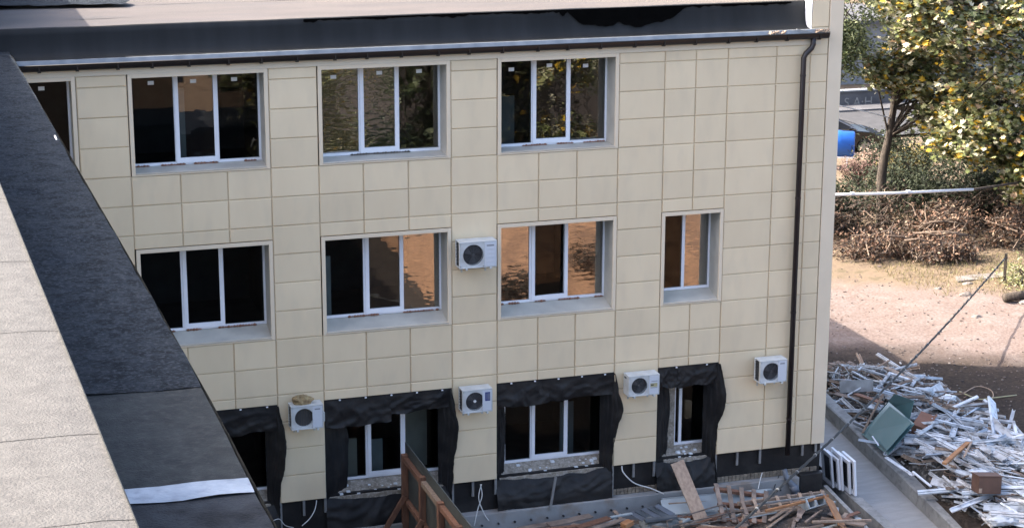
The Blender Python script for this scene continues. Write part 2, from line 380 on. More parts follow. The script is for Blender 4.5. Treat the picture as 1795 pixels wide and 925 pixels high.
# roof edge: fascia, drip edge, felt upstand, jagged dark sheet, deck
XL, XR = -2.3, 13.62
s = MB().box(XL, XR, -.012, .03, 9.715, 9.86); obj('fascia', s, m_fascia, bld)
prof = [(-.085,9.952),(-.06,9.985),(.0,10.028),(.07,10.034),(.13,10.045),(.20,10.08),(.25,10.18),(.28,10.32),(.30,10.545),(.34,10.56)]
s = MB()
NX = 60
def updisp(x, k): return .010*nz((x, k, 0), .8)
for k, (a, b) in enumerate(zip(prof[2:-1], prof[3:])):
    pass
s.grid(lambda u, v: (XL+(13.385-XL)*u, (lambda q: prof[2+int(min(q, 6.999))][0]+(prof[3+int(min(q, 6.999))][0]-prof[2+int(min(q, 6.999))][0])*(q-int(min(q, 6.999))))(v*7)+.006*nz((u*16, v*3, 0), 1.2),
       (lambda q: prof[2+int(min(q, 6.999))][1]+(prof[3+int(min(q, 6.999))][1]-prof[2+int(min(q, 6.999))][1])*(q-int(min(q, 6.999))))(v*7)+(.012*nz((u*16, 4, 0), .9) if v > .8 else 0)), 90, 14)
obj('felt_upstand', s, m_felt_blk, bld, True)
s = MB().grid(lambda u, v: (XL+(XR-XL)*u, -.062+.022*min(1,v*1.5)+.05*max(0,v*3-2), 9.950+.074*min(1, v*1.5)+.004*nz((u*16, 0, 0), 1.3)), 60, 3)
obj('drip_edge', s, m_drip, bld)
# near-black sheet with a ragged lower outline along the upstand's upper edge
s = MB(); prev = None
x = 3.2
while x < 13.1:
    hump = .40*max(0, 1-((x-9.55)/1.25)**4) if 8.35 < x < 10.75 else 0
    if hump: hump *= .86+.25*nz((x, 0, 0), 2.5)
    edge = .035+.05*max(0, nz((x, 5, 0), 1.4)) + (.07 if 7.6 < x < 8.4 or 10.7 < x < 11.2 else 0)*abs(nz((x, 1, 0), 6))*2
    if 11.9 < x < 13: edge += .05*abs(nz((x, 3, 0), 7))
    h = max(hump, edge) + .03*nz((x, 2, 0), 9)
    h = max(.01, h)
    cur = []
    for i in range(7):
        z = 10.552 - h*i/6
        q = (z-10.32)/(10.545-10.32)
        y = .28+.02*q if q > 0 else .28-(.03)*(10.32-z)/.14
        if z < 10.18: y = .25 - .05*(10.18-z)/.10
        cur.append((x, y-.03, z))
    if prev:
        for i in range(6): s.quad(prev[i], prev[i+1], cur[i+1], cur[i])
    prev = cur; x += .035
obj('jagged_dark_sheet', s, m_jagged_dark, bld)
# roof deck in felt strips
ye = [.33, 1.35, 2.35, 3.4, 4.5, 5.6, 10.6]
for i, (a, b) in enumerate(zip(ye[:-1], ye[1:])):
    s = MB().grid(lambda u, v: (-2.34+(13.41+2.34)*u, a+(b-a)*v+.02*nz((u*20, i, 0), .7), 10.555-.006*i+.004*(1-v)+.01*nz((u*16, a+(b-a)*v, i), .8)), 50, 3)
    obj('roof_felt_strip', s, m_deck, bld, True)
s = MB()
s.grid(lambda u, v: (-2.3+2.6*u+.25*nz((u*3, v*2, 1), 1.5), 3.4+1.5*v-.3*u, 10.60+.06*abs(nz((u*3, v*3, 0), 1.8))), 14, 8)
obj('loose_felt_sheet', s, m_felt_a, bld, True)
# gutter with brackets and the downpipe
s = MB(); n = 10
def gut(u, v):
    a = math.pi*(1+v); return (XL+(13.72-XL)*u, -.115+.068*math.cos(a), 9.955+.115*math.sin(a))
s.grid(gut, 4, n)
s.box(XL, 13.72, -.192, -.178, 9.945, 9.968)
s.poly([gut(1, i/n) for i in range(n+1)])
gt = obj('gutter', s, m_gutter, bld, True)
x = -1.6; i = 0
while x < 13.6:
    b = MB().box(x-.016, x+.016, -.185, -.02, 9.84, 9.853); b.box(x-.03, x+.03, -.13, -.075, 9.822, 9.842); b.box(x-.012, x+.012, -.19, -.178, 9.85, 9.96)
    obj('gutter_bracket', b, m_gutter, gt); x += .655+.06*math.sin(i*2.1); i += 1
s = MB().tube([(13.40,-.10,9.87),(13.40,-.10,9.73),(13.37,-.10,9.66),(13.24,-.11,9.55),(13.20,-.11,9.47),(13.20,-.11,1.12)], .055, 12)
dp = obj('downpipe', s, m_pipe, bld, True)
for z in (9.1, 6.6, 4.2, 1.9): obj('pipe_clip', MB().tube([(13.20,-.11,z),(13.20,-.11,z+.04)], .061, 12), m_pipe, dp)
s = MB().beam((13.02,-.10,10.05),(13.34,-.14,9.97),.03,.015); obj('bent_strap', s, m_rail, gt)
for px_, w_ in ((12.62,.20),(13.60,.16)):
    s = MB(); 
    for q in range(9):
        s.beam((px_+random.uniform(-w_,w_), -.12, 9.97), (px_+random.uniform(-w_,w_), -.09, 10.02), .05, .012)
    tag(obj('leaf_litter', s, m_wood_pale, None), 'dry leaves caught in the gutter near the end wall' if px_ > 13 else 'dry leaves caught in the gutter left of the downpipe', 'leaves')

# windows -----------------------------------------------------------
def window(x0, x1, z0, z1, mull, zsill, mats, sticker=True, trim=True, top=None, tilt=None, foam=True, label=None):
    """x0..z1: clear opening at the cladding face; frame stands .5 m deep"""
    fy = .47; ft = z1+.06
    fr = MB()
    fx0, fx1 = x0-.03, x1+.004
    fr.box(fx0, fx1, fy, fy+.07, zsill, zsill+.055); fr.box(fx0, fx1, fy, fy+.07, ft-.06, ft)
    fr.box(fx0, fx0+.05, fy, fy+.07, zsill+.055, ft-.06); fr.box(fx1-.045, fx1, fy, fy+.07, zsill+.055, ft-.06)
    for a, b in mull:
        c = (a+b)/2; fr.box(c-.035, c+.035, fy+.001, fy+.069, zsill+.055, ft-.06)
    W = obj('window', fr, m_pvc, bld, bevel=.006)
    if label: W['label'] = label
    edges = [fx0+.05] + [v for ab in mull for v in ((ab[0]+ab[1])/2-.035, (ab[0]+ab[1])/2+.035)] + [fx1-.045]
    for i in range(0, len(edges), 2):
        a, b = edges[i], edges[i+1]; idx = i//2
        mid = (len(mull) == 2 and idx == 1)
        za, zb = zsill+.055, ft-.06
        if mid:   # opening sash stands proud with its own stiles
            sx0, sx1 = mull[0][0]+.055, mull[1][1]-.045
            sa = MB(); st = .075; zl = zsill+.03
            sa.box(sx0, sx1, fy-.018, fy+.03, zl, zl+.095); sa.box(sx0, sx1, fy-.018, fy+.03, zb-.02, zb+.05)
            sa.box(sx0, sx0+st, fy-.018, fy+.03, zl+.095, zb-.02); sa.box(sx1-st, sx1, fy-.018, fy+.03, zl+.095, zb-.02)
            S = obj('sash', sa, m_pvc, W, bevel=.005)
            obj('handle', MB().box(sx1-.05, sx1-.025, fy+.035, fy+.06, (za+zb)/2-.06, (za+zb)/2+.06), m_pvc, W)
            a, b, za, zb = sx0+st, sx1-st, zl+.095, zb-.02
        py = fy+.02
        r1, r2 = random.uniform(-.004, .004), random.uniform(-.004, .004)
        if tilt and mid: r1 += tilt
        g_ = mats[idx]
        obj('pane', MB().quad((a,py-r1*(b-a)/2-r2,za),(b,py+r1*(b-a)/2-r2,za),(b,py+r1*(b-a)/2+r2,zb),(a,py-r1*(b-a)/2+r2,zb)), g_, W)
        gb = MB().box(a-.012, a, fy+.004, fy+.016, za, zb); gb.box(b, b+.012, fy+.004, fy+.016, za, zb)
        obj('gasket', gb, m_dark, W)
        if sticker:
            cx = a+(b-a)*random.uniform(.4, .55); cz = z1-.20+random.uniform(-.03, .03)
            obj('sticker', MB().box(cx-.055, cx+.055, py-.012, py-.009, cz-.035, cz+.035), m_paper, W)
    if trim:
        t = .072; tb = .05; T = MB(); yf = -.010
        T.box(x0-t, x0, yf, .03, z0-tb, z1+t); T.box(x1, x1+t, yf, .03, z0-tb, z1+t)
        T.box(x0, x1, yf, .03, z1, z1+t); T.box(x0, x1, yf, .03, z0-tb, z0)
        obj('trim', T, m_trim, W, bevel=.005)
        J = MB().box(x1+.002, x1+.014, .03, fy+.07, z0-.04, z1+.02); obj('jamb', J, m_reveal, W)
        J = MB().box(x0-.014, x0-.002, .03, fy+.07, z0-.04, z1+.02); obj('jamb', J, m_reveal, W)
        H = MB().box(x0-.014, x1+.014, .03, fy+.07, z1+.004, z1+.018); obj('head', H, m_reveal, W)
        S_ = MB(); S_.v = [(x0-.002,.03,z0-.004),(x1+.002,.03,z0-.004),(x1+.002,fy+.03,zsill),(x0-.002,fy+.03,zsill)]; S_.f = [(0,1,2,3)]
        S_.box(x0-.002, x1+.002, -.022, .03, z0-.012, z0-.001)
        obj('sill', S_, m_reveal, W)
    if foam:
        F = MB(); x = x0+.05
        while x < x1-.05:
            if nz((x, z0, 0), 2.2) > -.05:
                r = random.uniform(.012, .03)
                F.tube([(x-.03,fy-.012,zsill+.005),(x,fy-.018,zsill+.012),(x+.04,fy-.012,zsill+.004)], [r*.5, r, r*.4], 5)
            x += .055
        if F.v: obj('foam_bead', F, random.choice((m_foamred, m_coil, m_foamred)), W, True)['kind'] = 'stuff'
    return W
P, Fm, Wv, Ea = g_plain, g_film, g_wave, g_earth
# upper floor
window(-3.4, -1.06, 7.90, 9.64, [(-2.6,-2.46),(-1.95,-1.81)], 7.93, [P,P,P])
window(.0, 2.385, 7.90, 9.64, [(.751,.898),(1.506,1.64)], 7.93, [P,Wv,P])
window(3.455, 5.85, 7.90, 9.64, [(4.225,4.342),(4.945,5.077)], 7.92, [Fm,Fm,Wv])
window(6.93, 9.25, 7.90, 9.64, [(7.656,7.782),(8.396,8.523)], 7.905, [P,Wv,Wv])
# middle floor
window(.01, 2.385, 4.61, 6.41, [(.774,.879),(1.493,1.631)], 4.75, [P,P,P], False)
window(3.455, 5.85, 4.61, 6.41, [(4.276,4.371),(4.99,5.131)], 4.745, [P,Wv,Ea], False)
window(6.93, 9.25, 4.61, 6.41, [(7.651,7.734),(8.354,8.516)], 4.74, [Ea,P,Ea], False, tilt=.16)
window(10.355, 11.545, 4.61, 6.41, [(10.925,10.995)], 4.735, [P,Fm], False, foam=False)
# ground floor: no trim yet, frames set in bare masonry
B = [window(-.02, 2.34, 1.38, 2.93, [(.75,.87),(1.50,1.632)], 1.39, [P,P,P], False, False, foam=False),
     window(3.86, 5.875, 1.38, 2.93, [(4.259,4.363),(5.002,5.106)], 1.40, [P,P,P], False, False, foam=False),
     window(7.15, 9.28, 1.38, 2.93, [(7.667,7.789),(8.407,8.536)], 1.38, [P,P,P], False, False, foam=False),
     window(10.86, 11.56, 1.38, 2.93, [(10.955,11.02)], 1.38, [P,P], False, False, foam=False)]
for k, (W, a, b) in enumerate(zip(B, (-.1,3.45,6.95,10.5), (2.42,5.9,9.3,11.58))):
    s = MB().grid(lambda u, v: (a+(b-a)*u, .14+.36*v, 1.20+.19*v+.018*nz((u*9, v*3, k), 2)), 24, 5)
    s.grid(lambda u, v: (a+(b-a)*u, .14+.02*nz((u*9, v*2, k), 3), .95+.25*v+.018*nz((u*9, 0, k), 2)*v), 24, 3)
    obj('rough_sill', s, m_brickpl, W, True)
    d = MB()
    for q in range(16):
        x = random.uniform(a+.2, b-.2); y = random.uniform(.16, .4); r = random.uniform(.012, .035)
        z = 1.2+.19*(y-.14)/.36
        d.box(x-r*1.4, x+r, y-r, y+r, z, z+r)
    obj('rubble_crumbs', tag(d, None) if False else d, m_paper, W)['kind'] = 'stuff'
    if k in (1, 3): obj('raw_jamb', MB().box(a+.08 if k == 1 else a+.02, (3.83 if k == 1 else 10.83), .40, .46, 1.35, 2.93), m_brickpl, W)

for (x0, x1, y0, z0, z1, mt) in ((3.50,3.72,.80,4.6,5.9,m_palesheet),(1.0,1.12,1.4,7.4,9.2,m_palesheet),(3.95,4.2,.9,1.3,2.1,m_reveal),(4.4,4.75,1.0,1.2,2.0,m_palesheet),(5.2,5.7,1.1,1.3,2.5,m_reveal),(7.3,7.9,2.2,7.4,8.6,m_palesheet),(8.7,9.0,1.5,1.0,2.2,m_palesheet)):
    obj('stored_board', MB().box(x0, x1, y0, y0+.04, z0, z1), mt, bld)
# galvanised rails hanging below the cladding
for x, zb in ((-.09,.9),(2.475,.55),(2.93,.93),(3.355,.95),(5.94,.55),(6.36,.93),(6.835,.92),(9.34,.50),(9.80,.95),(10.25,.92),(11.63,.86),(12.12,.95),(12.64,.93),(13.62,1.0),(13.93,1.05)):
    obj('hanging_rail', MB().box(x-.024, x+.024, .038, .075, zb, 1.36), m_rail, bld)
for x in (5.945, 9.335, 11.625, 2.47, 3.36, 6.84): obj('edge_rail', MB().box(x-.012, x+.012, .036, .085, 1.37, 3.22), m_rail, bld)
for xa, xb in ((-.085,2.465),(3.368,5.93),(6.85,9.325),(10.28,11.618)):
    n = 5 if xb-xa > 2 else 2
    for i in range(n):
        x = xa+(xb-xa)*(i+.6)/n; obj('fixing_clip', MB().box(x-.018, x+.018, -.006, .03, 3.225, 3.248), m_pvc, bld)
# plinth
s = MB().box(-2.2, 13.5, -.12, .14, -1.4, .585); obj('plinth', s, m_conc_blue, bld, bevel=.015)
for i in range(24):
    x = 6.15+i*.345 if i > 0 else 5.6
    if x > 13.3: break
    obj('plinth_bolt', MB().tube([(x,-.155,.36),(x,-.118,.36)], .022, 8), m_dark, bld)
for xa, xb in ((9.36,10.3),(11.7,13.95)):
    x = xa
    while x < xb:
        w_ = .085
        for zr in (.592, .655):
            obj('brick', MB().box(x, x+w_-.012, .06+random.uniform(0,.02), .15, zr, zr+.055), m_brick, bld)
        x += w_

# ------------------------------------------------------------------ air conditioners
def aircon(x0, x1, z0, z1, label, style, dep=.30):
    w_, h_ = x1-x0, z1-z0
    t = thing('air_conditioner', label, 'air conditioner', ((x0+x1)/2, -.06, z0), 'air conditioner units on the cream wall', world=False)
    yf, yb = -dep, 0.0
    c = MB(); X = w_/2
    # casing shell with open front
    c.box(-X, X, yf, yb, h_-.025, h_); c.box(-X, X, yf, yb, 0, .022)
    c.box(X-.018, X, yf, yb, .022, h_-.025); c.box(-X, -X+.018, yf, yf+.06, .022, h_-.025); c.box(-X, -X+.018, yb-.05, yb, .022, h_-.025)
    c.box(-X+.018, X-.018, yb-.012, yb, .022, h_-.025)
    # front plate with round hole
    cx, cz, r = -X+.025+h_*.48, h_/2, h_*.385
    n = 40; ring = [(cx+r*math.cos(2*math.pi*i/n), yf+.004, cz+r*math.sin(2*math.pi*i/n)) for i in range(n)]
    px0, px1, pz0, pz1 = -X+.018, X-w_*.34, .022, h_-.025
    def outer(a):
        dx, dz = math.cos(a), math.sin(a); tt = []
        if dx > 1e-6: tt.append((px1-cx)/dx)
        if dx < -1e-6: tt.append((px0-cx)/dx)
        if dz > 1e-6: tt.append((pz1-cz)/dz)
        if dz < -1e-6: tt.append((pz0-cz)/dz)
        q = min(tt); return (cx+dx*q, yf+.004, cz+dz*q)
    outs = [outer(2*math.pi*i/n) for i in range(n)]
    for i in range(n):
        j = (i+1) % n; c.quad(ring[i], outs[i], outs[j], ring[j])
        c.quad(ring[j], (ring[j][0], yf+.07, ring[j][2]), (ring[i][0], yf+.07, ring[i][2]), ring[i])
    obj('casing', c, m_ac, t, bevel=.004)
    obj('fan_recess', MB().poly([(p[0], yf+.07, p[2]) for p in ring]), m_coil if style == 'coil' else m_dark, t)
    gm = MB()
    if style == 'coil':
        for i in range(-5, 6):
            x = cx+i*r/5.6; q = math.sqrt(max(0, r*r-(x-cx)**2)); gm.box(x-.007, x+.007, yf+.04, yf+.05, cz-q, cz+q)
    else:
        for rr in [r*k/7 for k in range(2, 8)]:
            gm.tube([(cx+rr*math.cos(a), yf+.002, cz+rr*math.sin(a)) for a in [2*math.pi*i/24 for i in range(25)]], .0032, 4, False)
        ns = 28 if style == 'blue' else 14
        for i in range(ns):
            a = 2*math.pi*i/ns; gm.beam((cx+.04*math.cos(a), yf+.003, cz+.04*math.sin(a)), (cx+r*math.cos(a+.18), yf+.003, cz+r*math.sin(a+.18)), .004, .004, (0,1,0))
    obj('fan_guard', gm, m_grille, t)
    hubm = {'blue': m_ac, 'coil': m_coil}.get(style, m_grille)
    if style != 'coil': obj('fan_hub', MB().tube([(cx, yf-.002, cz), (cx, yf+.03, cz)], r*.16, 16), hubm, t)
    if style not in ('coil',):
        bl = MB()
        for i in range(3):
            a = 2*math.pi*i/3+.4
            bl.quad((cx+.03*math.cos(a), yf+.05, cz+.03*math.sin(a)), (cx+r*.92*math.cos(a-.35), yf+.062, cz+r*.92*math.sin(a-.35)), (cx+r*.92*math.cos(a+.45), yf+.042, cz+r*.92*math.sin(a+.45)), (cx+.03*math.cos(a+1), yf+.045, cz+.03*math.sin(a+1)))
        obj('fan_blades', bl, m_grille, t)
    ap = MB().box(X-w_*.338, X-.020, yf-.004, yf+.008, .024, h_-.028)
    if style == 'ribbed':
        for i in range(4): ap.box(X-w_*.30, X-.05, yf-.009, yf-.004, h_*(.22+.16*i), h_*(.22+.16*i)+.012)
    A = obj('front_panel', ap, m_ac_panel, t, bevel=.003)
    lx0, lx1 = X-w_*.30, X-.05
    if style == 'blue': obj('label_plate', MB().box(lx0+.03, lx1, yf-.007, yf-.0045, h_*.48, h_*.86), m_bluelabel, A); \
        [obj('print_line', MB().box(lx0+.06+.028*i, lx0+.072+.028*i, yf-.009, yf-.0072, h_*.53, h_*.81), m_greylabel, A) for i in range(3)]
    elif style == 'gold':
        obj('label_plate', MB().box(lx0, lx1, yf-.007, yf-.0045, h_*.40, h_*.58), m_gold, A)
        obj('label_band', MB().box(lx0, lx1, yf-.007, yf-.0045, h_*.345, h_*.375), m_greylabel, A)
        obj('badge', MB().box(lx0+.02, lx1, yf-.007, yf-.0045, h_*.66, h_*.69), m_greylabel, A)
        obj('label_band', MB().box(lx0+.01, lx0+.07, yf-.009, yf-.0072, h_*.47, h_*.52), m_dark, A)
    else:
        obj('badge', MB().box(lx0+.02, lx1-.01, yf-.007, yf-.0045, h_*.80, h_*.855), m_greylabel, A)
    sd = MB()
    if style == 'gold': sd.box(-X-.001, -X+.012, yf+.06, yb-.05, .022, h_-.025); obj('side_panel', sd, m_ac, t); obj('side_grip', MB().box(-X-.004, -X-.0015, yb-.17, yb-.06, h_*.80, h_*.88), m_dark, t)
    else:
        obj('coil_side', MB().box(-X+.022, -X+.030, yf+.06, yb-.05, .022, h_-.025), m_dark, t)
        for i in range(7): obj('side_slat', MB().box(-X+.004, -X+.012, yf+.06, yb-.05, h_*(.10+.125*i), h_*(.10+.125*i)+.008), m_grille, t)
    if style == 'coil': obj('valve_cover', MB().box(X, X+.045, yf+.06, yb-.06, h_*.2, h_*.62), m_ac, t, bevel=.015)
    for x in (-X*.62, X*.66):
        b = MB().box(x-.018, x+.018, yf-.02, .085, -.032, -.002); b.box(x-.018, x+.018, .055, .085, -.16, -.032)
        obj('bracket', b, m_ac, t)
    return t
aircon(5.985, 6.735, 5.75, 6.27, 'white air conditioner beside the middle-floor windows, highest on the wall', 'ribbed')
aircon(2.65, 3.27, 2.84, 3.31, 'white air conditioner with a lump of yellow foam on top', 'coil')
aircon(6.035, 6.645, 2.83, 3.30, 'white air conditioner with a dark blue label on its front', 'blue')
aircon(9.50, 10.165, 2.83, 3.26, 'white air conditioner with a gold label, left of the narrow ground-floor window', 'gold')
aircon(12.38, 12.985, 2.83, 3.31, 'white air conditioner close against the brown downpipe', 'plain')
s = MB()
bmx = bmesh.new(); bmesh.ops.create_icosphere(bmx, subdivisions=3, radius=1)
for v in bmx.verts:
    p = v.co.copy(); k = 1+.45*nz(p, 1.7, 5)+.2*nz(p, 4, 2); v.co = Vector((p.x*.19*k, p.y*.10*k, max(-.02, (p.z*.11+.05)*k)))
me = bpy.data.meshes.new('foam_lump'); bmx.to_mesh(me); bmx.free()
fo = obj('foam_lump', me, m_foam); fo.location = (2.90, -.22, 3.325); tag(fo, 'lump of yellow-brown foam lying on an air conditioner', 'foam lump')

# ------------------------------------------------------------------ black membranes round the ground-floor windows
def sheet(name, fn, nu, nv, parent, mat=None): return obj(name, MB().grid(fn, nu, nv), mat or m_black, parent, True)
def lerp(a, b, t): return a+(b-a)*t
def fold(u, v, sd):
    a = 1-abs(nz((u*2.2+v*1.1, v*1.3, sd), 1.7))*2.2; b = 1-abs(nz((u*5+v*3, v*4-u*2, sd+9), 1.3))*2.2
    return .6*max(0, a)**3+.4*max(0, b)**3
def membrane(x0, x1, zb, flap, label, seed, rb=.16, lw=.34, rwid=.22, low=True, win=(0,0)):
    t = thing('membrane_sheet', label, 'membrane', ((x0+x1)/2, -.05, zb), 'black membranes round the ground-floor windows')
    # top valance in two overlapping flaps
    xm = lerp(x0, x1, .47+.06*math.sin(seed))
    for i, (a, b, d) in enumerate(((x0+.01, xm, flap[0]), (xm-.12, x1-.01, flap[1]))):
        sheet('top_flap', lambda u, v: (lerp(a, b, u)+.02*nz((u*3, v*3, seed+i), 1), lerp(.025, .02+.03*i, v)-.055*min(1,v*2.5)*fold(u*.55, v*.6, seed+i*3)-.012*v*nz((u*6, v*3, seed), 1.5)-.015*i, 3.262-d*v*(1+.10*nz((u*1.5, 0, seed+i), 2.2)+.012*nz((u*14, 0, seed+i), 2.0))-.03*math.sin(u*3.1+i)*v), 44, 14, t)
    # left and right drapes
    sheet('side_drape', lambda u, v: (x0+.012+lw*u*(.55+.45*math.sin(v*2.6+.4))+.03*nz((u*2, v*5, seed), 1.3)+.015*nz((u, v*14, seed), 2)*u, lerp(.05, .16+.25*u, .8)-.07*fold(u*1.2, v*.5, seed+5), lerp(3.2, zb+.25, v)), 16, 44, t)
    if rb:
        # billowing right edge folded out past the opening
        def bil(v): return math.exp(-((v-.30)/.22)**2)
        sheet('side_drape', lambda u, v: (x1-rwid+(rwid-.012)*u+ (rb*bil(v)*u) + (.03*nz((u*2, v*6, seed+4), 1.5)+.014*nz((u, v*17, seed), 2))*u, lerp(.22, .03, u)-.16*bil(v)*u-.07*fold(u*1.1, v*.5, seed+2)*(.3+u), lerp(3.24, zb+.2, v)), 18, 48, t)
    else:
        sheet('side_drape', lambda u, v: (x1-rwid+(rwid-.012)*u, lerp(.2, .05, u)-.03*abs(nz((u*3, v*4, seed+2), 2)), lerp(3.24, zb+.2, v)), 8, 20, t)
    if low:
        sheet('lower_sheet', lambda u, v: (lerp(x0+.0, x1-.02, u), .12-.17*math.sin(min(1, v*1.2)*1.5)-.07*fold(u*.8, v*.5+u*.3, seed+1)*math.sin(min(1,v+.25)*3.0)-.015*nz((u*6, v*3, seed+3), 2), lerp(1.20-.16*math.sin(u*3.14)*.4+.05*nz((u*5, 0, seed), 1.4), zb+.06*nz((u*4, 1, seed), 1.1)+.02*nz((u*20, 1, seed), 1.6), v)), 60, 20, t)
    return t
membrane(-.085, 2.465, .30, (.55,.52), 'black membrane round the leftmost ground-floor window, partly hidden by the roof', 1.0, .14)
membrane(3.368, 5.93, .30, (.56,.40), 'black membrane draped round the window behind the timber hoarding', 2.3, .10, .52, .24)
membrane(6.85, 9.325, .56, (.50,.46), 'black membrane round the wide window right of the hoarding, with loose lower sheet', 3.7, .15, .26, .22)
membrane(10.28, 11.618, .52, (.42,.45), 'black membrane round the narrow ground-floor window behind the leaning plank', 5.1, .12, .40, .24)
s = MB().beam(at(974, 835, -.14), at(964, 893, -.16), .05, .03, (0,1,0)); tag(obj('metal_stud', s, m_rail), 'bent grey metal stud hanging over the black membrane', 'metal stud')
s = MB().beam(at(718, 840, .0)+Vector((0,0,0)), at(640, 873, -.05), .10, .02, (0,1,0))

# loose white cords below the cladding
def cord(pts, r, label, mat=None, cat='cord', name='hanging_cord'):
    P_ = []
    for i in range(len(pts)-1):
        p0 = Vector(pts[max(i-1, 0)]); p1 = Vector(pts[i]); p2 = Vector(pts[i+1]); p3 = Vector(pts[min(i+2, len(pts)-1)])
        for k in range(6):
            t = k/6; P_.append(.5*((2*p1)+(p2-p0)*t+(2*p0-5*p1+4*p2-p3)*t*t+(3*p1-p0-3*p2+p3)*t**3))
    P_.append(Vector(pts[-1]))
    return tag(obj(name, MB().tube(P_, r, 6), mat or m_cablew, None, True), label, cat)
cord([at(1090,816,.02), at(1093,828,-.06), at(1112,846,-.1), at(1140,855,-.15), at(1164,865,-.25)], .013, 'thick white cord curling out below the cladding onto the debris')
cord([at(842,848,.02), at(845,868,-.05), at(838,890,-.12), at(831,921,-.2)], .010, 'thin white cord hanging right of the hoarding, longer of a crossed pair')
cord([at(844,848,.0), at(839,872,-.08), at(848,898,-.14), at(857,912,-.2)], .010, 'thin white cord hanging right of the hoarding, shorter of a crossed pair')
cord([at(555,876,.02), at(552,892,-.04), at(543,908,-.1), at(529,921,-.14)], .010, 'white cord hanging below the leftmost visible pier')
cord([at(478,912,-.1), at(490,909,-.05), at(500,920,-.08), at(515,924,-.1)], .007, 'thin white wire at the foot of the wall beside the roof edge')
cord([at(1336,828,.0), at(1332,842,-.1), at(1329,856,-.25)], .010, 'short white cord hanging behind the pallet')
cord([at(1366,832,.02), at(1360,846,-.1), at(1356,858,-.2)], .009, 'short dark cord hanging beside the grey drain pipe', m_cable)

# ------------------------------------------------------------------ the wing the picture is taken from
wing = thing('neighbouring_wing', 'felt-covered roof edge of a neighbouring wing, sunlit top and shaded lower ledge', 'building', (-6, -18, 0))
L2 = [(1.6,-2.105),(-2.8,-2.005),(-10.6,-1.90),(-15.9,-1.805),(-18.2,-1.76),(-20.4,-1.748),(-22.0,-1.757),(-22.9,-1.752),(-31,-1.74)]
def x2(y):
    for (a, xa), (b, xb) in zip(L2[:-1], L2[1:]):
        if y >= b: return lerp(xa, xb, (y-a)/(b-a))
    return L2[-1][1]
def x1_(y): return -3.11-(y+17.3)*.0225*(1 if y > -28 else 10.7/max(10.7, -y-17.3))
Z1, Z2 = 11.45, 10.16
def slope_sheet(name, ya, yb, mat, off, rough):
    rough *= 1.7
    def fn(u, v):
        y = lerp(ya, yb, v); a = x1_(y); b = x2(y)
        x = lerp(a, b, u); z = Z2+.03*(1-u)
        d = off + rough*nz((x*1.2, y, 0), 1.7, 2)+rough*.6*nz((x*1.3, y*3, 0), 2.6, 4)
        e = .012*nz((y, 0, 0), 1.3) if u > .99 else 0
        return (x+e, y-.05*math.sin(u*3.1)*math.sin(u*3.1)*(1 if 'white' in name else 0), z+d)
    return obj(name, MB().grid(fn, 10, max(3, int((ya-yb)*5))), mat, wing, True)
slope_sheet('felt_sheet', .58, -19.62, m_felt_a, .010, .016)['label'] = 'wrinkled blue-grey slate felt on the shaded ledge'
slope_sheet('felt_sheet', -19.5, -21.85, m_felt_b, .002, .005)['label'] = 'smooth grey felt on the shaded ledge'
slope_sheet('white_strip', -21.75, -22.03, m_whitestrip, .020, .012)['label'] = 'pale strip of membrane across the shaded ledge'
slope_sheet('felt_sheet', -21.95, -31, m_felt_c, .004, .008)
# sunlit top, felt strips one metre wide
y = .58; k = 0; step = [2.1,1.3,2.25,1.9]
while y > -30.5:
    yb_ = y-step[k % 4]
    yy0, yy1 = y+.05, yb_
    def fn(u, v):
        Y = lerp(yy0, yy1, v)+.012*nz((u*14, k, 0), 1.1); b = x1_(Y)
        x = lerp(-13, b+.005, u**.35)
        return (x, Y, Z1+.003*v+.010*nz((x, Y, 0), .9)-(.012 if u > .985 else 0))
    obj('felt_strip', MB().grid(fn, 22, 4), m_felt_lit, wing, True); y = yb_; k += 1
s = MB(); 
for ya, yb in zip([.58,-8,-16,-20,-24],[-8,-16,-20,-24,-31]):
    a, b = x2(ya), x2(yb)
    s.quad((a+.02,ya,Z2+.005),(b+.02,yb,Z2+.005),(b+.02,yb,Z2-.12),(a+.02,ya,Z2-.12)); s.quad((a+.02,ya,Z2-.12),(b+.02,yb,Z2-.12),(b-.22,yb,Z2-.12),(a-.22,ya,Z2-.12))
obj('eaves_board', s, m_felt_b, wing)
s = MB().box(-12.9, -2.35, -31, -.02, -.5, Z2-.13); obj('wing_wall', s, m_fascia, wing)
s = MB().grid(lambda u, v: (x1_(lerp(.58,-31,v))-.004, lerp(.58,-31,v), lerp(Z1+.01, Z2-.02, u)), 2, 60); obj('step_face', s, m_felt_b, wing)
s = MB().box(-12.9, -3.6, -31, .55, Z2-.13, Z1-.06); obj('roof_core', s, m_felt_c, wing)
s = MB().beam(on(96,238,10.3), on(99,245,10.28), .018, .01); obj('bent_flashing', s, m_pvc, wing)

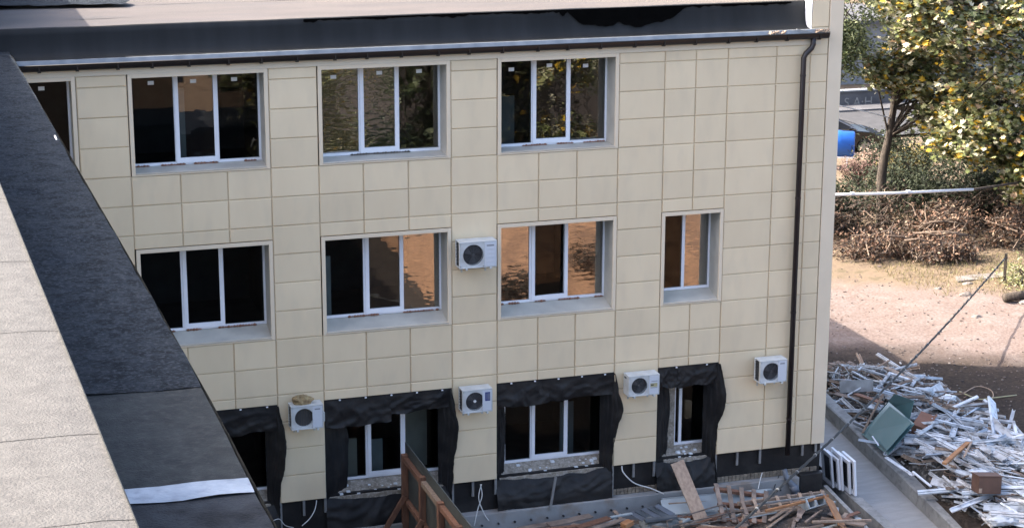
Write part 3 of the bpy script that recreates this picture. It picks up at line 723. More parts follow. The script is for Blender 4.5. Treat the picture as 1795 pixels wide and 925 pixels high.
# ------------------------------------------------------------------ timber hoarding
hd = thing('site_hoarding', 'timber-framed hoarding with dark grey-green sheet running out from the wall', 'fence', (5, -3, 0))
hx = 4.985
s = MB(); N_ = 5
yv = [.10,-1.15,-2.4,-3.65,-4.9,-7.4]
for a, b in zip(yv[:-1], yv[1:]):
    s = MB().box(hx, hx+.02, b+.004, a, -.1, 2.21); obj('sheet_panel', s, m_sheet, hd)
posts = [-.10,-1.42,-2.70,-3.92,-5.2,-6.5]
for i, y in enumerate(posts):
    zt = 2.03+.02*math.sin(i*2)
    obj('post', MB().box(hx-.125, hx-.004, y-.06, y+.06, -.2, zt), m_wood, hd, bevel=.008)
    if i % 1 == 0: obj('brace', MB().beam((hx-.10, y-.14, 1.22), (hx-.85, y-.14, 0), .10, .06, (0,1,0)), m_wood, hd, bevel=.006)
    if i < len(posts)-1:
        y2 = posts[i+1]
        obj('rail', MB().box(hx-.10, hx-.004, y2+.062, y-.062, 1.87, 1.98), m_wood_pale if i % 2 else m_wood, hd, bevel=.006)
        obj('rail', MB().box(hx-.09, hx-.004, y2+.062, y-.062, 1.02, 1.12), m_wood, hd, bevel=.006)
for o in hd.children: 
    if o.name.startswith('rail'): pass

# ------------------------------------------------------------------ debris in front of the plinth
def plank(name, p0, p1, wd, th, mat, label, cat='plank', up=(0,0,1), group=None):
    return tag(obj(name, MB().beam(p0, p1, wd, th, up), mat, bevel=.004), label, cat, group)
# long leaning plank
s = MB()
pt, pb = at(1186, 806, -.30), on(1236, 925, .22)
dv = (pb-pt).normalized(); sd = Vector((1,-.1,0)); sd = (sd-dv*sd.dot(dv)).normalized(); nn_ = sd.cross(dv)
n = 14
for j in range(n+1):
    p = pt+(pb-pt)*(j/n); jag = Vector((0,0,0))
    s.v += [tuple(p-sd*.145), tuple(p+sd*.145), tuple(p+sd*.145+nn_*.028), tuple(p-sd*.145+nn_*.028)]
for i_ in (0,1,2,3): s.v[i_] = tuple(Vector(s.v[i_])+dv*random.uniform(-.03,.05))
for j in range(n):
    for i in range(4): s.f.append((j*4+i, j*4+(i+1) % 4, j*4+4+(i+1) % 4, j*4+4+i))
s.f += [(3,2,1,0), (n*4, n*4+1, n*4+2, n*4+3)]
tag(obj('leaning_plank', s, m_wood_pale), 'wide pale plank leaning on the black membrane, split at its top', 'plank')
# pale metal sheet lying behind it
a, b, c, d = at(1158,876,-.35), at(1345,857,-.35), on(1340,905,.18), on(1165,922,.18)
s = MB().grid(lambda u, v: a.lerp(b, u).lerp(d.lerp(c, u), v)+Vector((0,0,.01*nz((u*3, v*3, 0), 1.5))), 10, 5)
o = obj('metal_sheet', s, m_palesheet); o.modifiers.new('t', 'SOLIDIFY').thickness = .012; tag(o, 'pale grey metal sheet lying under the pallet and plank', 'metal sheet')
plank('metal_strip', at(1160,874,-.25), at(1352,857,-.25), .05, .03, m_palesheet, 'long pale metal strip along the upper edge of the grey sheet', 'metal strip')
plank('metal_strip', at(1172,882,-.45), at(1350,872,-.5), .035, .03, m_wood_pale, 'thin pale strip lying across the grey sheet under the pallet', 'metal strip')
# pallet 1, leaning
pl = thing('wooden_pallet', 'weathered wooden pallet leaning on the debris right of the leaning plank', 'pallet', (11.7, -1, .2))
tl, tr, br, bl = at(1254,853,-.42), at(1342,866,-.42), on(1338,918,.30), on(1268,916,.30)
def PQ(u, v): return tl.lerp(tr, u).lerp(bl.lerp(br, u), v)
nrm = (PQ(1,.5)-PQ(0,.5)).cross(PQ(.5,0)-PQ(.5,1)).normalized()
if nrm.y > 0: nrm = -nrm
for i in range(5): obj('slat', MB().beam(PQ(i/4, -.03)+nrm*.06, PQ(i/4, 1.02+.02*(i % 2))+nrm*.06, .095, .022, nrm), m_wood_grey, pl, bevel=.004)
for v in (.06, .48, .92): obj('stringer', MB().beam(PQ(-.03, v), PQ(1.03, v), .085, .075, nrm), m_wood, pl, bevel=.004)
# pallet 2, lying flatter
p2 = thing('wooden_pallet', 'pale wooden pallet lying flat on the debris near the concrete block', 'pallet', (12.6, -1.6, .2))
tl, tr, br, bl = on(1300,880,.55), on(1440,862,.50), on(1450,884,.40), on(1310,905,.42)
for v in (.05, .5, .95): obj('stringer', MB().beam(PQ(-.05, v), PQ(1.03, v), .05, .075), m_wood_pale, p2, bevel=.004)
for i in range(8): obj('slat', MB().beam(PQ(i/7, 0)+Vector((0,0,.05)), PQ(i/7, 1)+Vector((0,0,.05)), .07, .018), m_wood_pale if i % 2 else m_wood_grey, p2, bevel=.003)
# bent rods (bed frame)
bf = thing('rod_frame', 'bent rusty metal rod frame lying across the plank and pallet', 'metal frame', (10.9, -1.4, .3))
for (x0, y0, x1, y1, z) in ((1170,912,1264,884,.56),(1178,921,1296,894,.52),(1190,922,1285,908,.46)):
    p0, p1 = on(x0, y0, z), on(x1, y1, z); e = Vector((.10,-.25,-.05))
    obj('rod', MB().tube([p0+Vector((-.03,-.25,-.2)), p0+Vector((-.03,-.03,0)), p0, p1, p1+Vector((.07,-.05,0)), p1+Vector((.11,-.25,-.22))], .015, 6), m_steel, bf, True)
# grey drain pipe
s = MB().tube([at(1375,822,-.12), at(1379,838,-.16), at(1391,852,-.24), at(1394,866,-.28), at(1394,905,-.4)], [.055,.055,.075,.085,.085], 12)
dpz = thing('drain_pipe', 'grey plastic drain pipe with elbow standing at the wall foot', 'pipe', (13.1,-.3,0)); obj('pipe', s, m_pipegrey, dpz, True)
obj('socket', MB().tube([at(1391,851,-.235), at(1394,862,-.275)], .098, 14), m_pipegrey, dpz, True)
# hollow block
hb = thing('hollow_block', 'pale hollow concrete block lying among the timber', 'concrete block', tuple(on(1415,885,.40)), world=False)
s = MB(); s.box(-.24,.24,-.12,-.09,0,.30); s.box(-.24,.24,.09,.12,0,.30); s.box(-.24,-.20,-.09,.09,0,.30); s.box(.20,.24,-.09,.09,0,.30); s.box(-.03,.03,-.09,.09,0,.30)
obj('block', s, m_palesheet, hb, bevel=.01); hb.rotation_euler = (R(55), 0, R(18))
plank('chipboard_offcut', on(1452,872,.62), on(1478,925,.35), .30, .02, m_orange, 'orange-brown board leaning near the areaway wall', 'board', (.8,-.5,1))
plank('timber_batten', on(1424,914,.52), on(1527,911,.45), .055, .045, m_wood_pale, 'pale batten sticking out over the areaway', 'batten')
plank('timber_batten', on(1342,895,.55), on(1452,868,.62), .05, .05, m_orange, 'light brown batten lying across the flat pallet', 'batten')
plank('timber_batten', on(1333,882,.6), on(1448,866,.66), .035, .035, m_rail, 'grey bar lying along the top of the flat pallet', 'bar')
rw = random.Random(3)
# heap core so that nothing hovers
s = MB()
def hz(x, y):
    e = max(0, 1-((x-10.6)/3.9)**4)*max(0, 1-((y+1.7)/1.75)**2)
    return .34*e*(1+.5*nz((x, y, 0), 1.6)) - .03
s.grid(lambda u, v: (lerp(6.4, 14.0, u), lerp(-4.6, -.13, v), hz(lerp(6.4, 14.0, u), lerp(-4.6, -.13, v))+(.05*nz((u*60, v*30, 0), 1.3))), 60, 30)
tag(obj('rubble_heap', s, M('rubble_dark', (.07,.055,.045), .95, (.03,.025,.022), 6, .8, 20, c3=(.2,.16,.13), s3=14)), 'low heap of dark rubble under the timber in front of the plinth', 'rubble', kind='stuff')
# named planks at the lower edge
k = 0
for (x0, y0, x1, y1, z, wd, m) in ((905,928,985,914,.42,.18,m_wood_grey),(962,920,1036,903,.46,.20,m_wood_grey),(1012,924,1068,907,.50,.17,m_wood),(1040,926,1096,909,.46,.13,m_wood_grey),(930,930,1010,921,.48,.10,m_wood)):
    plank('timber_board', on(x0,y0,z), on(x1,y1,z+.02), wd, .035, m, ('brown board lying lowest along the plinth, leftmost of its heap','wide brown board lying along the plinth','reddish board in the heap below the bolts','short weathered board beside the grey tile stack','narrow reddish board at the lower edge of the heap')[k]); k += 1
tag(obj('broken_brick', MB().beam(on(1092,921,.5), on(1106,914,.52), .16, .10), m_orange, bevel=.012), 'broken reddish block end beside the timber boards', 'block')
# stack of grey-blue roof sheets
for i in range(5):
    p = on(1106+i*11, 897-i*3, .50+.02*i); q = on(1128+i*11, 915-i*3, .46)
    tag(obj('roof_tile', MB().beam(p, q+Vector((.1,0,0)), .17, .018), m_bluesteel if i % 2 else m_pipegrey, bevel=.003), 'grey-blue roofing offcut in a loose stack beside the leaning plank', 'roof tile', 'grey-blue roofing offcuts in a loose stack')
plank('metal_strip', on(1070,906,.50), on(1108,899,.52), .07, .03, m_palesheet, 'pale grey strip pointing at the grey-blue stack', 'metal strip')
plank('folded_flashing', on(1130,912,.56), on(1186,905,.58), .12, .05, m_bluesteel, 'grey-blue folded flashing lying before the stack', 'flashing')
# plastic sheeting clump
def clump(name, loc, sx, sy, sz, mat, label, cat, seed):
    bmx = bmesh.new(); bmesh.ops.create_icosphere(bmx, subdivisions=4, radius=1)
    for v in bmx.verts:
        p = v.co.copy(); k = 1+.40*nz(p, 1.4, seed)+.34*abs(nz(p, 3.2, seed+1))+.16*nz(p, 7, seed+2); v.co = Vector((p.x*sx*k, p.y*sy*k, max(-.05, p.z*sz*k)))
    me = bpy.data.meshes.new(name); bmx.to_mesh(me); bmx.free()
    for p in me.polygons: p.use_smooth = True
    o = obj(name, me, mat); o.location = loc; return tag(o, label, cat)
m_tarp = M('dirty_sheeting', (.20,.21,.20), .6, (.12,.125,.12), 6, .6, 20)
clump('plastic_sheeting', on(1150,925,.32), .42, .26, .20, m_tarp, 'crumpled dirty grey sheeting at the lower edge, below the grey-blue stack', 'sheeting', 4)
# anonymous offcuts over the heap
OFF = []
for i in range(80):
    x = rw.uniform(8.7, 13.8); y = rw.uniform(-2.9, -.6)
    L_ = rw.uniform(.35, 1.3); a = rw.gauss(.2, .7); p = Vector((x, y, hz(x, y)+.05+rw.uniform(0, .07))); d = Vector((math.cos(a), math.sin(a), rw.gauss(0, .06)))*L_/2
    OFF.append(tag(obj('timber_offcut', MB().beam(p-d, p+d, rw.choice((.05,.07,.1)), rw.choice((.02,.035)), (rw.gauss(0,.25), rw.gauss(0,.25), 1)), rw.choice((m_wood_grey, m_wood, m_wood_pale, m_wood_grey, m_palesheet))), 'small offcut strewn over the rubble in front of the plinth', 'offcut', 'offcuts strewn in front of the plinth'))

# ------------------------------------------------------------------ areaway, ramp and kerbs on the right
def rz(y): return -.216+.136*y
s = MB(); s.grid(lambda u, v: (lerp(14.93, 16.17, u), lerp(-9, 6.2, v), rz(lerp(-9, 6.2, v))+.006*nz((u*3, v*30, 0), 1.1)), 8, 60)
m_ramp = M('ramp_concrete', (.33,.32,.305), .9, (.26,.255,.245), 2.2, .35, 30, stretch=(.5,2.2,1), c3=(.44,.43,.41), s3=2.2, m3=.45)
struct('ramp', s, m_ramp, True)
kb = thing('ramp_kerb', 'weathered concrete kerb wall between the ramp and the demolition pile', 'kerb', (16.25, -1, 0))
ys_ = [6.2,3.9,1.6,-.8,-3.2,-5.6,-9]
for a, b in zip(ys_[:-1], ys_[1:]):
    s = MB(); n = 8; 
    s.grid(lambda u, v: (16.15 if u < .5 else 16.42, lerp(a-.006, b+.006, v), 0), 1, 1); s = MB()
    x0, x1 = 16.15, 16.43
    def tz(y): return rz(y)+.33+.02*nz((y, 0, 0), 1.2)
    for (p, q) in zip([lerp(a-.006, b+.006, i/n) for i in range(n)], [lerp(a-.006, b+.006, (i+1)/n) for i in range(n)]):
        c0 = .015*nz((p, 2, 0), 3); c1 = .015*nz((q, 2, 0), 3)
        s.quad((x0,p,rz(p)-.3),(x0,q,rz(q)-.3),(x0,q,tz(q)-.02),(x0,p,tz(p)-.02)); s.quad((x0,p,tz(p)-.02),(x0,q,tz(q)-.02),(x0+.03+c1,q,tz(q)),(x0+.03+c0,p,tz(p)))
        s.quad((x0+.03+c0,p,tz(p)),(x0+.03+c1,q,tz(q)),(x1,q,tz(q)),(x1,p,tz(p))); s.quad((x1,p,tz(p)),(x1,q,tz(q)),(x1,q,rz(q)-.5),(x1,p,rz(p)-.5))
    s.poly([(x0,b+.006,rz(b)-.3),(x1,b+.006,rz(b)-.5),(x1,b+.006,tz(b)),(x0+.03,b+.006,tz(b)),(x0,b+.006,tz(b)-.02)])
    obj('kerb_block', s, m_concrete, kb, False)
lk = thing('areaway_kerb', 'low concrete kerb with pale top on the building side of the ramp', 'kerb', (14.85, -1, 0))
for a, b in ((1.3,-1.0),(-1.0,-3.4),(-3.4,-6)):
    s = MB(); x0, x1 = 14.70, 14.92
    zt0, zt1 = .02+.10*a*.6, .02+.10*b*.6
    n0 = len(s.v); s.v += [(x0,a-.005,-1.9),(x1,a-.005,-1.9),(x1,b+.005,-1.9),(x0,b+.005,-1.9),(x0,a-.005,zt0),(x1,a-.005,zt0),(x1,b+.005,zt1),(x0,b+.005,zt1)]
    s.f += [(4,7,6,5),(0,1,5,4),(1,2,6,5),(2,3,7,6),(3,0,4,7)]
    obj('kerb_block', s, m_palesheet if False else m_concrete, lk, bevel=.01)
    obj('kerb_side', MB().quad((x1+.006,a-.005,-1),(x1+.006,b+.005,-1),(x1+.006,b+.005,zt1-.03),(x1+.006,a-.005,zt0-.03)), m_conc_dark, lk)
aw = thing('areaway_wall', 'thin concrete retaining wall of the dark areaway at the building corner', 'wall', (14.1, -1, 0))
s = MB(); n0 = 0
pA, pB, pC = Vector((14.16,.05,.30)), Vector((14.06,-2.4,.10)), Vector((14.0,-6,-.1))
for p, q in ((pA,pB),(pB,pC)):
    s.beam(p-Vector((0,0,.9)), q-Vector((0,0,.9)), .09, 1.8)
obj('wall_slab', s, m_concrete, aw)
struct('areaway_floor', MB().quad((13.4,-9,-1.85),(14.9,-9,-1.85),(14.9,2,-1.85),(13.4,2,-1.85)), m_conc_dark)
obj('corner_stub', MB().box(13.52,14.05,-.1,.10,-1.4,.62), m_black, bld, bevel=.01)
# stacked sashes
for i in range(5):
    t = thing('window_sash', ('removed white window sash leaning at the building corner, outermost of its stack','removed white sash leaning at the corner, second from the outside of its stack','removed white sash leaning at the corner, middle of its stack','removed white sash leaning at the corner, second nearest the wall','removed white sash leaning at the corner, nearest the wall')[i], 'window sash', (14.83-.06*i, .40+.12*i, .06), 'window sashes stacked at the corner', world=False)
    W_, H_, T_ = (.64, .80, .055) if i == 0 else (.54+.07*(i % 2), .72+.05*(i % 3), .05)
    s = MB(); s.box(-T_/2,T_/2,-W_,0,0,.075); s.box(-T_/2,T_/2,-W_,0,H_-.075,H_); s.box(-T_/2,T_/2,-W_,-W_+.075,.075,H_-.075); s.box(-T_/2,T_/2,-.075,0,.075,H_-.075)
    obj('frame', s, m_pvc, t, bevel=.008)
    s = MB(); s.box(-T_/2+.008,T_/2+.012,-W_+.076,-.076,.076,.10); s.box(-T_/2+.008,T_/2+.012,-W_+.076,-.076,H_-.10,H_-.076); s.box(-T_/2+.008,T_/2+.012,-W_+.076,-W_+.10,.10,H_-.10); s.box(-T_/2+.008,T_/2+.012,-.10,-.076,.10,H_-.10)
    obj('bead', s, m_ac_panel, t)
    obj('pane', MB().box(-.004,.004,-W_+.077,-.077,.077,H_-.077), m_glassdark, t)
    t.rotation_euler = (R(.5+1*math.sin(i*1.7)), R(-5-.5*i), R(-4+1.2*math.sin(i*2.3)))

# ------------------------------------------------------------------ demolition pile
rp = random.Random(11)
def ph(x, y):
    u = (x-16.40)/3.7
    if not 0 < u < 1: return 0
    e = min(1, max(0, (8.4-y)/2.6))*1.0
    return (.74*math.sin(math.pi*min(1, u**.75))**.8)*e*(1+.25*nz((x, y, 0), .7, 3))+.10*nz((x, y, 0), 2.2, 1)
def pbase(y): return min(0, rz(y)+.25) if y < 1 else 0
s = MB().grid(lambda u, v: (lerp(16.42, 20.4, u), lerp(-6, 8.5, v), pbase(lerp(-6, 8.5, v))*(1-u)+ph(lerp(16.42, 20.4, u), lerp(-6, 8.5, v))-.13+.05*nz((u*40, v*120, 0), 1.2)), 40, 110)
m_rub = M('pile_rubble', (.075,.068,.062), .95, (.03,.028,.027), 7, .9, 18, c3=(.22,.20,.18), s3=13, m3=.7)
tag(obj('rubble_mound', s, m_rub), 'dark rubble mound under the heap of broken window frames', 'rubble', kind='stuff')
def PZ(x, y): return pbase(y)*(1-(x-16.42)/4)+ph(x, y)
# profile shapes shared between pieces (unit length along X)
def prof_mesh(name, kind):
    s = MB()
    if kind == 0: s.box(-.5,.5,-.034,.034,-.022,-.008); s.box(-.5,.5,-.034,-.022,-.008,.026); s.box(-.5,.5,.022,.034,-.008,.026)          # channel
    elif kind == 1: s.box(-.5,.5,-.040,.040,-.030,.004); s.box(-.5,.5,-.018,.018,.004,.034)                                                   # T bar
    elif kind == 2: s.box(-.5,.5,-.016,.016,-.012,.012)                                                                                       # bead
    elif kind == 3: s.box(-.5,.5,-.085,.085,-.010,.006); s.box(-.5,.5,-.085,-.070,.006,.024); s.box(-.5,.5,.070,.085,.006,.024)              # wide cover
    else: s.box(-.5,.5,-.045,.045,-.014,.014)                                                                                                 # lath
    return s.mesh(name)
pm_white = [prof_mesh('profile', k) for k in range(4)]
m_pvc_old = M('old_pvc', (.66,.67,.69), .5, (.46,.465,.47), 4, .1, 20, rnd=.28, spec=.4, detail=9, c3=(.16,.13,.11), s3=7, m3=.6)
m_pvc_blue = M('old_pvc_blue', (.56,.61,.66), .5, (.40,.44,.49), 4, .1, 20, rnd=.26, detail=9, c3=(.15,.14,.13), s3=7, m3=.5)
for m_ in pm_white: m_.materials.append(m_pvc_old)
pm_blue = [m_.copy() for m_ in pm_white]
for m_ in pm_blue: m_.materials[0] = m_pvc_blue
pm_wood = [prof_mesh('lath', 4), prof_mesh('lath', 0)]
pm_wood[0].materials.append(m_wood_grey); pm_wood[1].materials.append(m_wood_pale)
def piece(name, me, p, L_, yaw, pitch, roll, label, cat, group, wsc=1):
    o = bpy.data.objects.new(name, me); COL.objects.link(o); o.location = p
    o.rotation_euler = (roll, pitch, yaw); o.scale = (L_, wsc*rp.uniform(.7,1.7), wsc); return tag(o, label, cat, group)
n_w = 0
for i in range(298):
    y = rp.uniform(-4.6, 5.9) if i % 3 else rp.uniform(-3.6, 1.5); x = rp.uniform(16.5, 19.85)
    if y < 0: x = rp.uniform(16.5, 19.2)
    if y > 3.5 and x > 19.6: x -= .6
    L_ = rp.choice((.6,.8,1.0,1.3,1.6,2.0)); yaw = rp.gauss(R(-62), .42) if rp.random() < .72 else rp.uniform(0, 3.14)
    k = rp.choice((0,0,1,1,2,2,3)); src = pm_blue if rp.random() < .4 else pm_white
    if k == 3: L_ = min(L_, 1.3)
    piece('plastic_profile', src[k], (x, y, PZ(x, y)+rp.uniform(-.04,.20)), L_, yaw, rp.gauss(0, .16), rp.gauss(0, .5), ('blue-white ' if src is pm_blue else 'grey-white ')+('channel profile','window frame bar','thin glazing bead','wide cover strip')[k]+' heaped on the demolition pile', 'plastic profile', 'white plastic profiles heaped on the demolition pile')
for i in range(110):
    y = rp.uniform(2.5, 7.6) if i < 75 else rp.uniform(-4, 3); x = rp.uniform(16.5, 19.7)
    yaw = rp.gauss(R(-50), .8)
    piece('wood_lath', rp.choice(pm_wood), (x, y, PZ(x, y)+rp.uniform(-.03,.14)), rp.choice((.4,.6,.8,1.1,1.4)), yaw, rp.gauss(0, .15), rp.gauss(0, .4), 'broken wooden lath mixed into the demolition pile', 'lath', 'wooden laths in the demolition pile', rp.uniform(.6, 1.2))
# broken sashes still holding together
for i, (x, y, dz, yw, pt_, rl, W_, H_) in enumerate(((17.6,1.6,.16,.5,.25,-.3,.9,.6),(18.5,-.6,.16,-.4,-.3,.2,.8,1.0),(17.1,-1.6,.20,.9,.5,.1,.6,.7),(19.2,2.6,.14,.2,-.2,.35,1.1,.6),(18.2,4.3,.14,-.8,.2,.2,.7,.9),(17.3,-2.9,.22,.3,.35,-.2,.8,.55),(18.9,.9,.2,1.2,-.35,.1,.5,.8))):
    t = thing('discarded_window', ('broken white sash lying right of the cardboard box','broken white sash lying beside the brown box','small broken sash standing at the kerb below the glass panes','broken sash at the road side of the pile','broken sash among laths in the middle of the pile','broken sash at the near end of the pile by the kerb','narrow broken sash lying under the wide cover board')[i], 'window', (x, y, PZ(x, y)+dz), 'broken sashes in the pile', world=False)
    b = .07
    for nm, c in (('stile',(-W_/2,-W_/2+b,-H_/2,H_/2)),('stile',(W_/2-b,W_/2,-H_/2,H_/2-.2*(i % 2))),('rail',(-W_/2+b,W_/2-b,-H_/2,-H_/2+b)),('rail',(-W_/2+b,W_/2-b,H_/2-b,H_/2))):
        if i % 3 == 2 and nm == 'rail' and c[2] > 0: continue
        obj(nm, MB().box(c[0],c[1],c[2],c[3],-.028,.028), m_pvc_old, t, bevel=.006)
    t.rotation_euler = (rl, pt_, yw)
# small chips on the left end of the pile and between the pieces
s = MB()
for i in range(3600):
    if i < 1500: y = rp.uniform(4.8, 8.0); x = rp.uniform(16.7, 18.7)
    else: y = rp.uniform(-6, 8); x = rp.uniform(16.45, 20.6)
    z = PZ(x, y)+rp.uniform(-.03,.08); r = rp.uniform(.02,.085) if i < 1500 else rp.uniform(.015,.06)
    d = Vector((rp.gauss(0,1), rp.gauss(0,1), rp.gauss(0,.5))).normalized()*r
    s.beam(Vector((x,y,z))-d, Vector((x,y,z))+d, r*rp.uniform(.4,1), r*rp.uniform(.15,.5), (rp.gauss(0,1), rp.gauss(0,1), 1))
m_chip = leafmat('rubble_chips', [(.35,(.30,.28,.25)),(.3,(.16,.14,.12)),(.2,(.48,.47,.45)),(.15,(.22,.13,.09))], 0, .9)
tag(obj('rubble_chips', s, m_chip), 'small pale chips and crumbs over the demolition pile', 'rubble', kind='stuff')
s = MB()
for i in range(800):
    y = rp.uniform(-5, 7.2); x = rp.uniform(16.5, 19.7 if y > 0 else 19.0); z = PZ(x, y)+rp.uniform(-.03,.15); L_ = rp.uniform(.12,.5); a = rp.gauss(-1.0,.7)
    d = Vector((math.cos(a), math.sin(a), rp.gauss(0,.2)))*L_/2; s.beam(Vector((x,y,z))-d, Vector((x,y,z))+d, rp.uniform(.008,.03), rp.uniform(.006,.02), (rp.gauss(0,.5), rp.gauss(0,.5), 1))
tag(obj('slivers', s, leafmat('sliver_mix', [(.3,(.50,.52,.55)),(.25,(.30,.31,.32)),(.25,(.15,.10,.07)),(.2,(.07,.06,.055))], 0, .7)), 'fine slivers of plastic and wood through the demolition pile', 'slivers', kind='stuff')
# individual pieces that stand out
def slab4(name, c4, th, mat, label, cat):
    s = MB().quad(*c4); o = obj(name, s, mat); o.modifiers.new('t', 'SOLIDIFY').thickness = th; return tag(o, label, cat)
gz = [((1510,760,.45),(1556,797,.42),(1603,742,1.12),(1558,704,1.12)), ((1521,757,.52),(1555,790,.50),(1598,741,1.16),(1560,712,1.16)), ((1540,722,.70),(1590,752,.70),(1602,702,1.35),(1568,690,1.35))]
for i, c4 in enumerate(gz):
    slab4('glass_pane', [on(*p)+Vector((-.03*(i % 2), -.04*(i % 2), .03*(i % 2))) for p in c4], .012, m_tealglass, ('large teal glass pane leaning on the kerb, lowest of three','teal glass pane lying on top of the larger one','dark teal glass pane standing behind the other two')[i], 'glass pane')
plank('white_cover_strip', on(1738,700,1.10), on(1748,775,.62), .27, .05, m_pvc_blue, 'wide pale blue-white cover board lying steeply across the pile', 'board', (.6,-.6,.6))
plank('orange_batten', on(1655,812,.82), on(1697,775,.90), .10, .05, m_orange, 'orange-brown broken batten on the white profiles', 'batten')
plank('pale_batten', on(1690,800,.86), on(1704,772,.92), .045, .03, m_wood_pale, 'short pale batten crossing the orange batten', 'batten')
plank('long_batten', on(1530,672,.72), on(1660,678,.66), .06, .05, m_wood_grey, 'long grey bar lying along the far side of the pile', 'bar')
plank('sticking_batten', on(1520,652,.75), on(1560,631,1.0), .05, .03, m_wood_pale, 'thin batten sticking up from the far end of the pile', 'batten')
plank('grey_board', on(1472,678,.75), on(1531,675,.85), .30, .03, m_rail, 'grey sheet edge lying among rubble at the far end of the pile', 'board', (0,-.9,.5))
plank('pale_plank', on(1554,644,.78), on(1604,670,.70), .16, .04, m_wood_pale, 'pale plank at the top of the pile pointing at the road', 'plank')
plank('thin_strip', on(1512,758,.50), on(1548,690,1.2), .05, .03, m_wood_pale, 'thin wooden strip standing along the left edge of the glass panes', 'strip')
plank('thin_strip', on(1529,764,.62), on(1540,780,.58), .03, .02, m_pvc, 'short white strip lying on the teal glass', 'strip')
plank('white_strip', on(1553,801,.42), on(1601,833,.32), .10, .02, m_pvc_old, 'white strip lying along the top of the kerb', 'strip')
plank('white_strip', on(1600,826,.38), on(1632,852,.28), .05, .03, m_pvc, 'thin white strip sloping off the kerb end of the pile', 'strip')
plank('red_plank', on(1500,690,.8), on(1545,705,.85), .15, .03, m_wood, 'reddish plank lying left of the glass panes', 'plank')
bx_ = thing('cardboard_box', 'flattened reddish cardboard box right of the glass panes', 'box', tuple(on(1615,756,.62)), world=False)
s = MB(); s.box(-.26,.26,-.16,.16,0,.36); obj('carton', s, m_cardboard, bx_, bevel=.01); obj('flap', MB().beam((-.26,-.16,.36),(.26,-.16,.36),.02,.2,(0,-.5,.8)), m_cardboard, bx_); bx_.rotation_euler = (R(14), R(-20), R(38))
bx2 = thing('brown_drawer', 'dark brown box with torn pale side lying on white profiles', 'box', tuple(on(1728,862,.55)), world=False)
s = MB(); s.box(-.22,.22,-.16,.16,0,.30); bx2.scale = (1.15,1.15,1.2); obj('case', s, m_brownbox, bx2, bevel=.012); obj('torn_side', MB().box(.221,.226,-.13,.12,.05,.27), m_wood_pale, bx2); obj('torn_corner', MB().box(-.21,-.15,-.166,-.162,.02,.10), m_wood_pale, bx2); obj('lid_edge', MB().box(-.23,.23,-.17,.17,.301,.318), m_brownbox, bx2); bx2.rotation_euler = (R(-8), R(4), R(-8))
clump('plastic_bag', on(1762,908,.30), .40, .30, .13, m_plastic_bag, 'crumpled white plastic sheet at the near end of the pile', 'sheeting', 8)
clump('plastic_bag', on(1786,885,.38), .30, .24, .12, m_plastic_bag, 'second crumpled white sheet at the right edge of the picture', 'sheeting', 9)
clump('black_bag', on(1541,662,.70), .20, .17, .16, m_dark, 'torn black bag at the far end of the pile', 'bag', 12)
clump('white_bag', on(1617,688,.70), .28, .18, .12, m_plastic_bag, 'white plastic bundle on the far slope of the pile', 'bag', 14)
clump('white_bag', on(1660,700,.55), .22, .14, .10, m_paper, 'curled white scrap near the road side of the pile', 'scrap', 15)
cord([on(1690,688,.05), on(1712,677,.04), on(1735,682,.05), on(1741,694,.04), on(1728,702,.05)], .012, 'pale looped cord lying on the dark gravel', m_wood_pale, 'cord', 'loose_cord')
cord([on(1682,686,.06), on(1715,699,.05), on(1740,697,.06), on(1782,692,.05)], .016, 'long yellowish cord lying straight on the dark gravel', m_gold, 'cord', 'loose_cord')

# ------------------------------------------------------------------ overhead cable, pale tube
cb = thing('twisted_cable', 'black twisted overhead cable with pale ties running down across the picture', 'cable', (27.2, 14, .85))
A_, B_ = Vector((27.25, 14.05, .9)), Vector((9.328, -6, 2.255)); D_ = (A_-B_)
E_ = B_ - D_*.645
pts = [E_.lerp(A_, i/200)+Vector((0,0,-.25*math.sin(math.pi*min(1, max(0, (i-79)/121))) if i > 79 else 0)) for i in range(201)]
ax = D_.normalized(); s1 = ax.cross(Vector((0,0,1))).normalized(); s2 = s1.cross(ax)
for ph_, r_ in ((0,.014),(2.1,.014),(4.2,.011)):
    obj('strand', MB().tube([p+(s1*math.cos(i*.8+ph_)+s2*math.sin(i*.8+ph_))*.017 for i, p in enumerate(pts)], r_, 6), m_cable, cb, True)
for i in range(84, 200, 6): obj('cable_tie', MB().tube([pts[i]-ax*.02, pts[i]+ax*.02], .036, 8), m_rail, cb)
stk = tag(obj('stake', MB().beam((27.25,14.05,-.1), (27.28,14.1,1.0), .09, .09), m_bark), 'dark wooden stake beside the road where the cable ends', 'stake')
t0, t1 = at(1400,343,17), at(1706,332,17)
tb = thing('overhead_tube', 'thin pale pipe running level in front of the tree trunk', 'pipe', (23,17,2))
obj('tube', MB().tube([t0, t0.lerp(t1,.5)+Vector((0,0,-.03)), t1], .045, 10), m_tubew, tb, True)
obj('tube_end', MB().tube([t1, Vector((33.0,19.1,2.1))], .040, 8), m_bark, tb)
for y in (.3,.62): obj('coupling', MB().tube([t0.lerp(t1,y)-Vector((.06,0,0)), t0.lerp(t1,y)+Vector((.06,0,0))], .056, 10), m_tubew, tb)

cord([at(1440,178,22.2), at(1500,192,22.2), at(1530,199,22.2), at(1560,207,22.3)], .022, 'pale wire running from behind the building to the bent trunk, upper of two', m_tubew, 'wire', 'pale_wire')
cord([at(1440,203,22.2), at(1490,214,22.2), at(1520,228,22.2), at(1553,245,22.3)], .012, 'thin grey wire running to the bent trunk, lower of two', m_rail, 'wire', 'pale_wire')
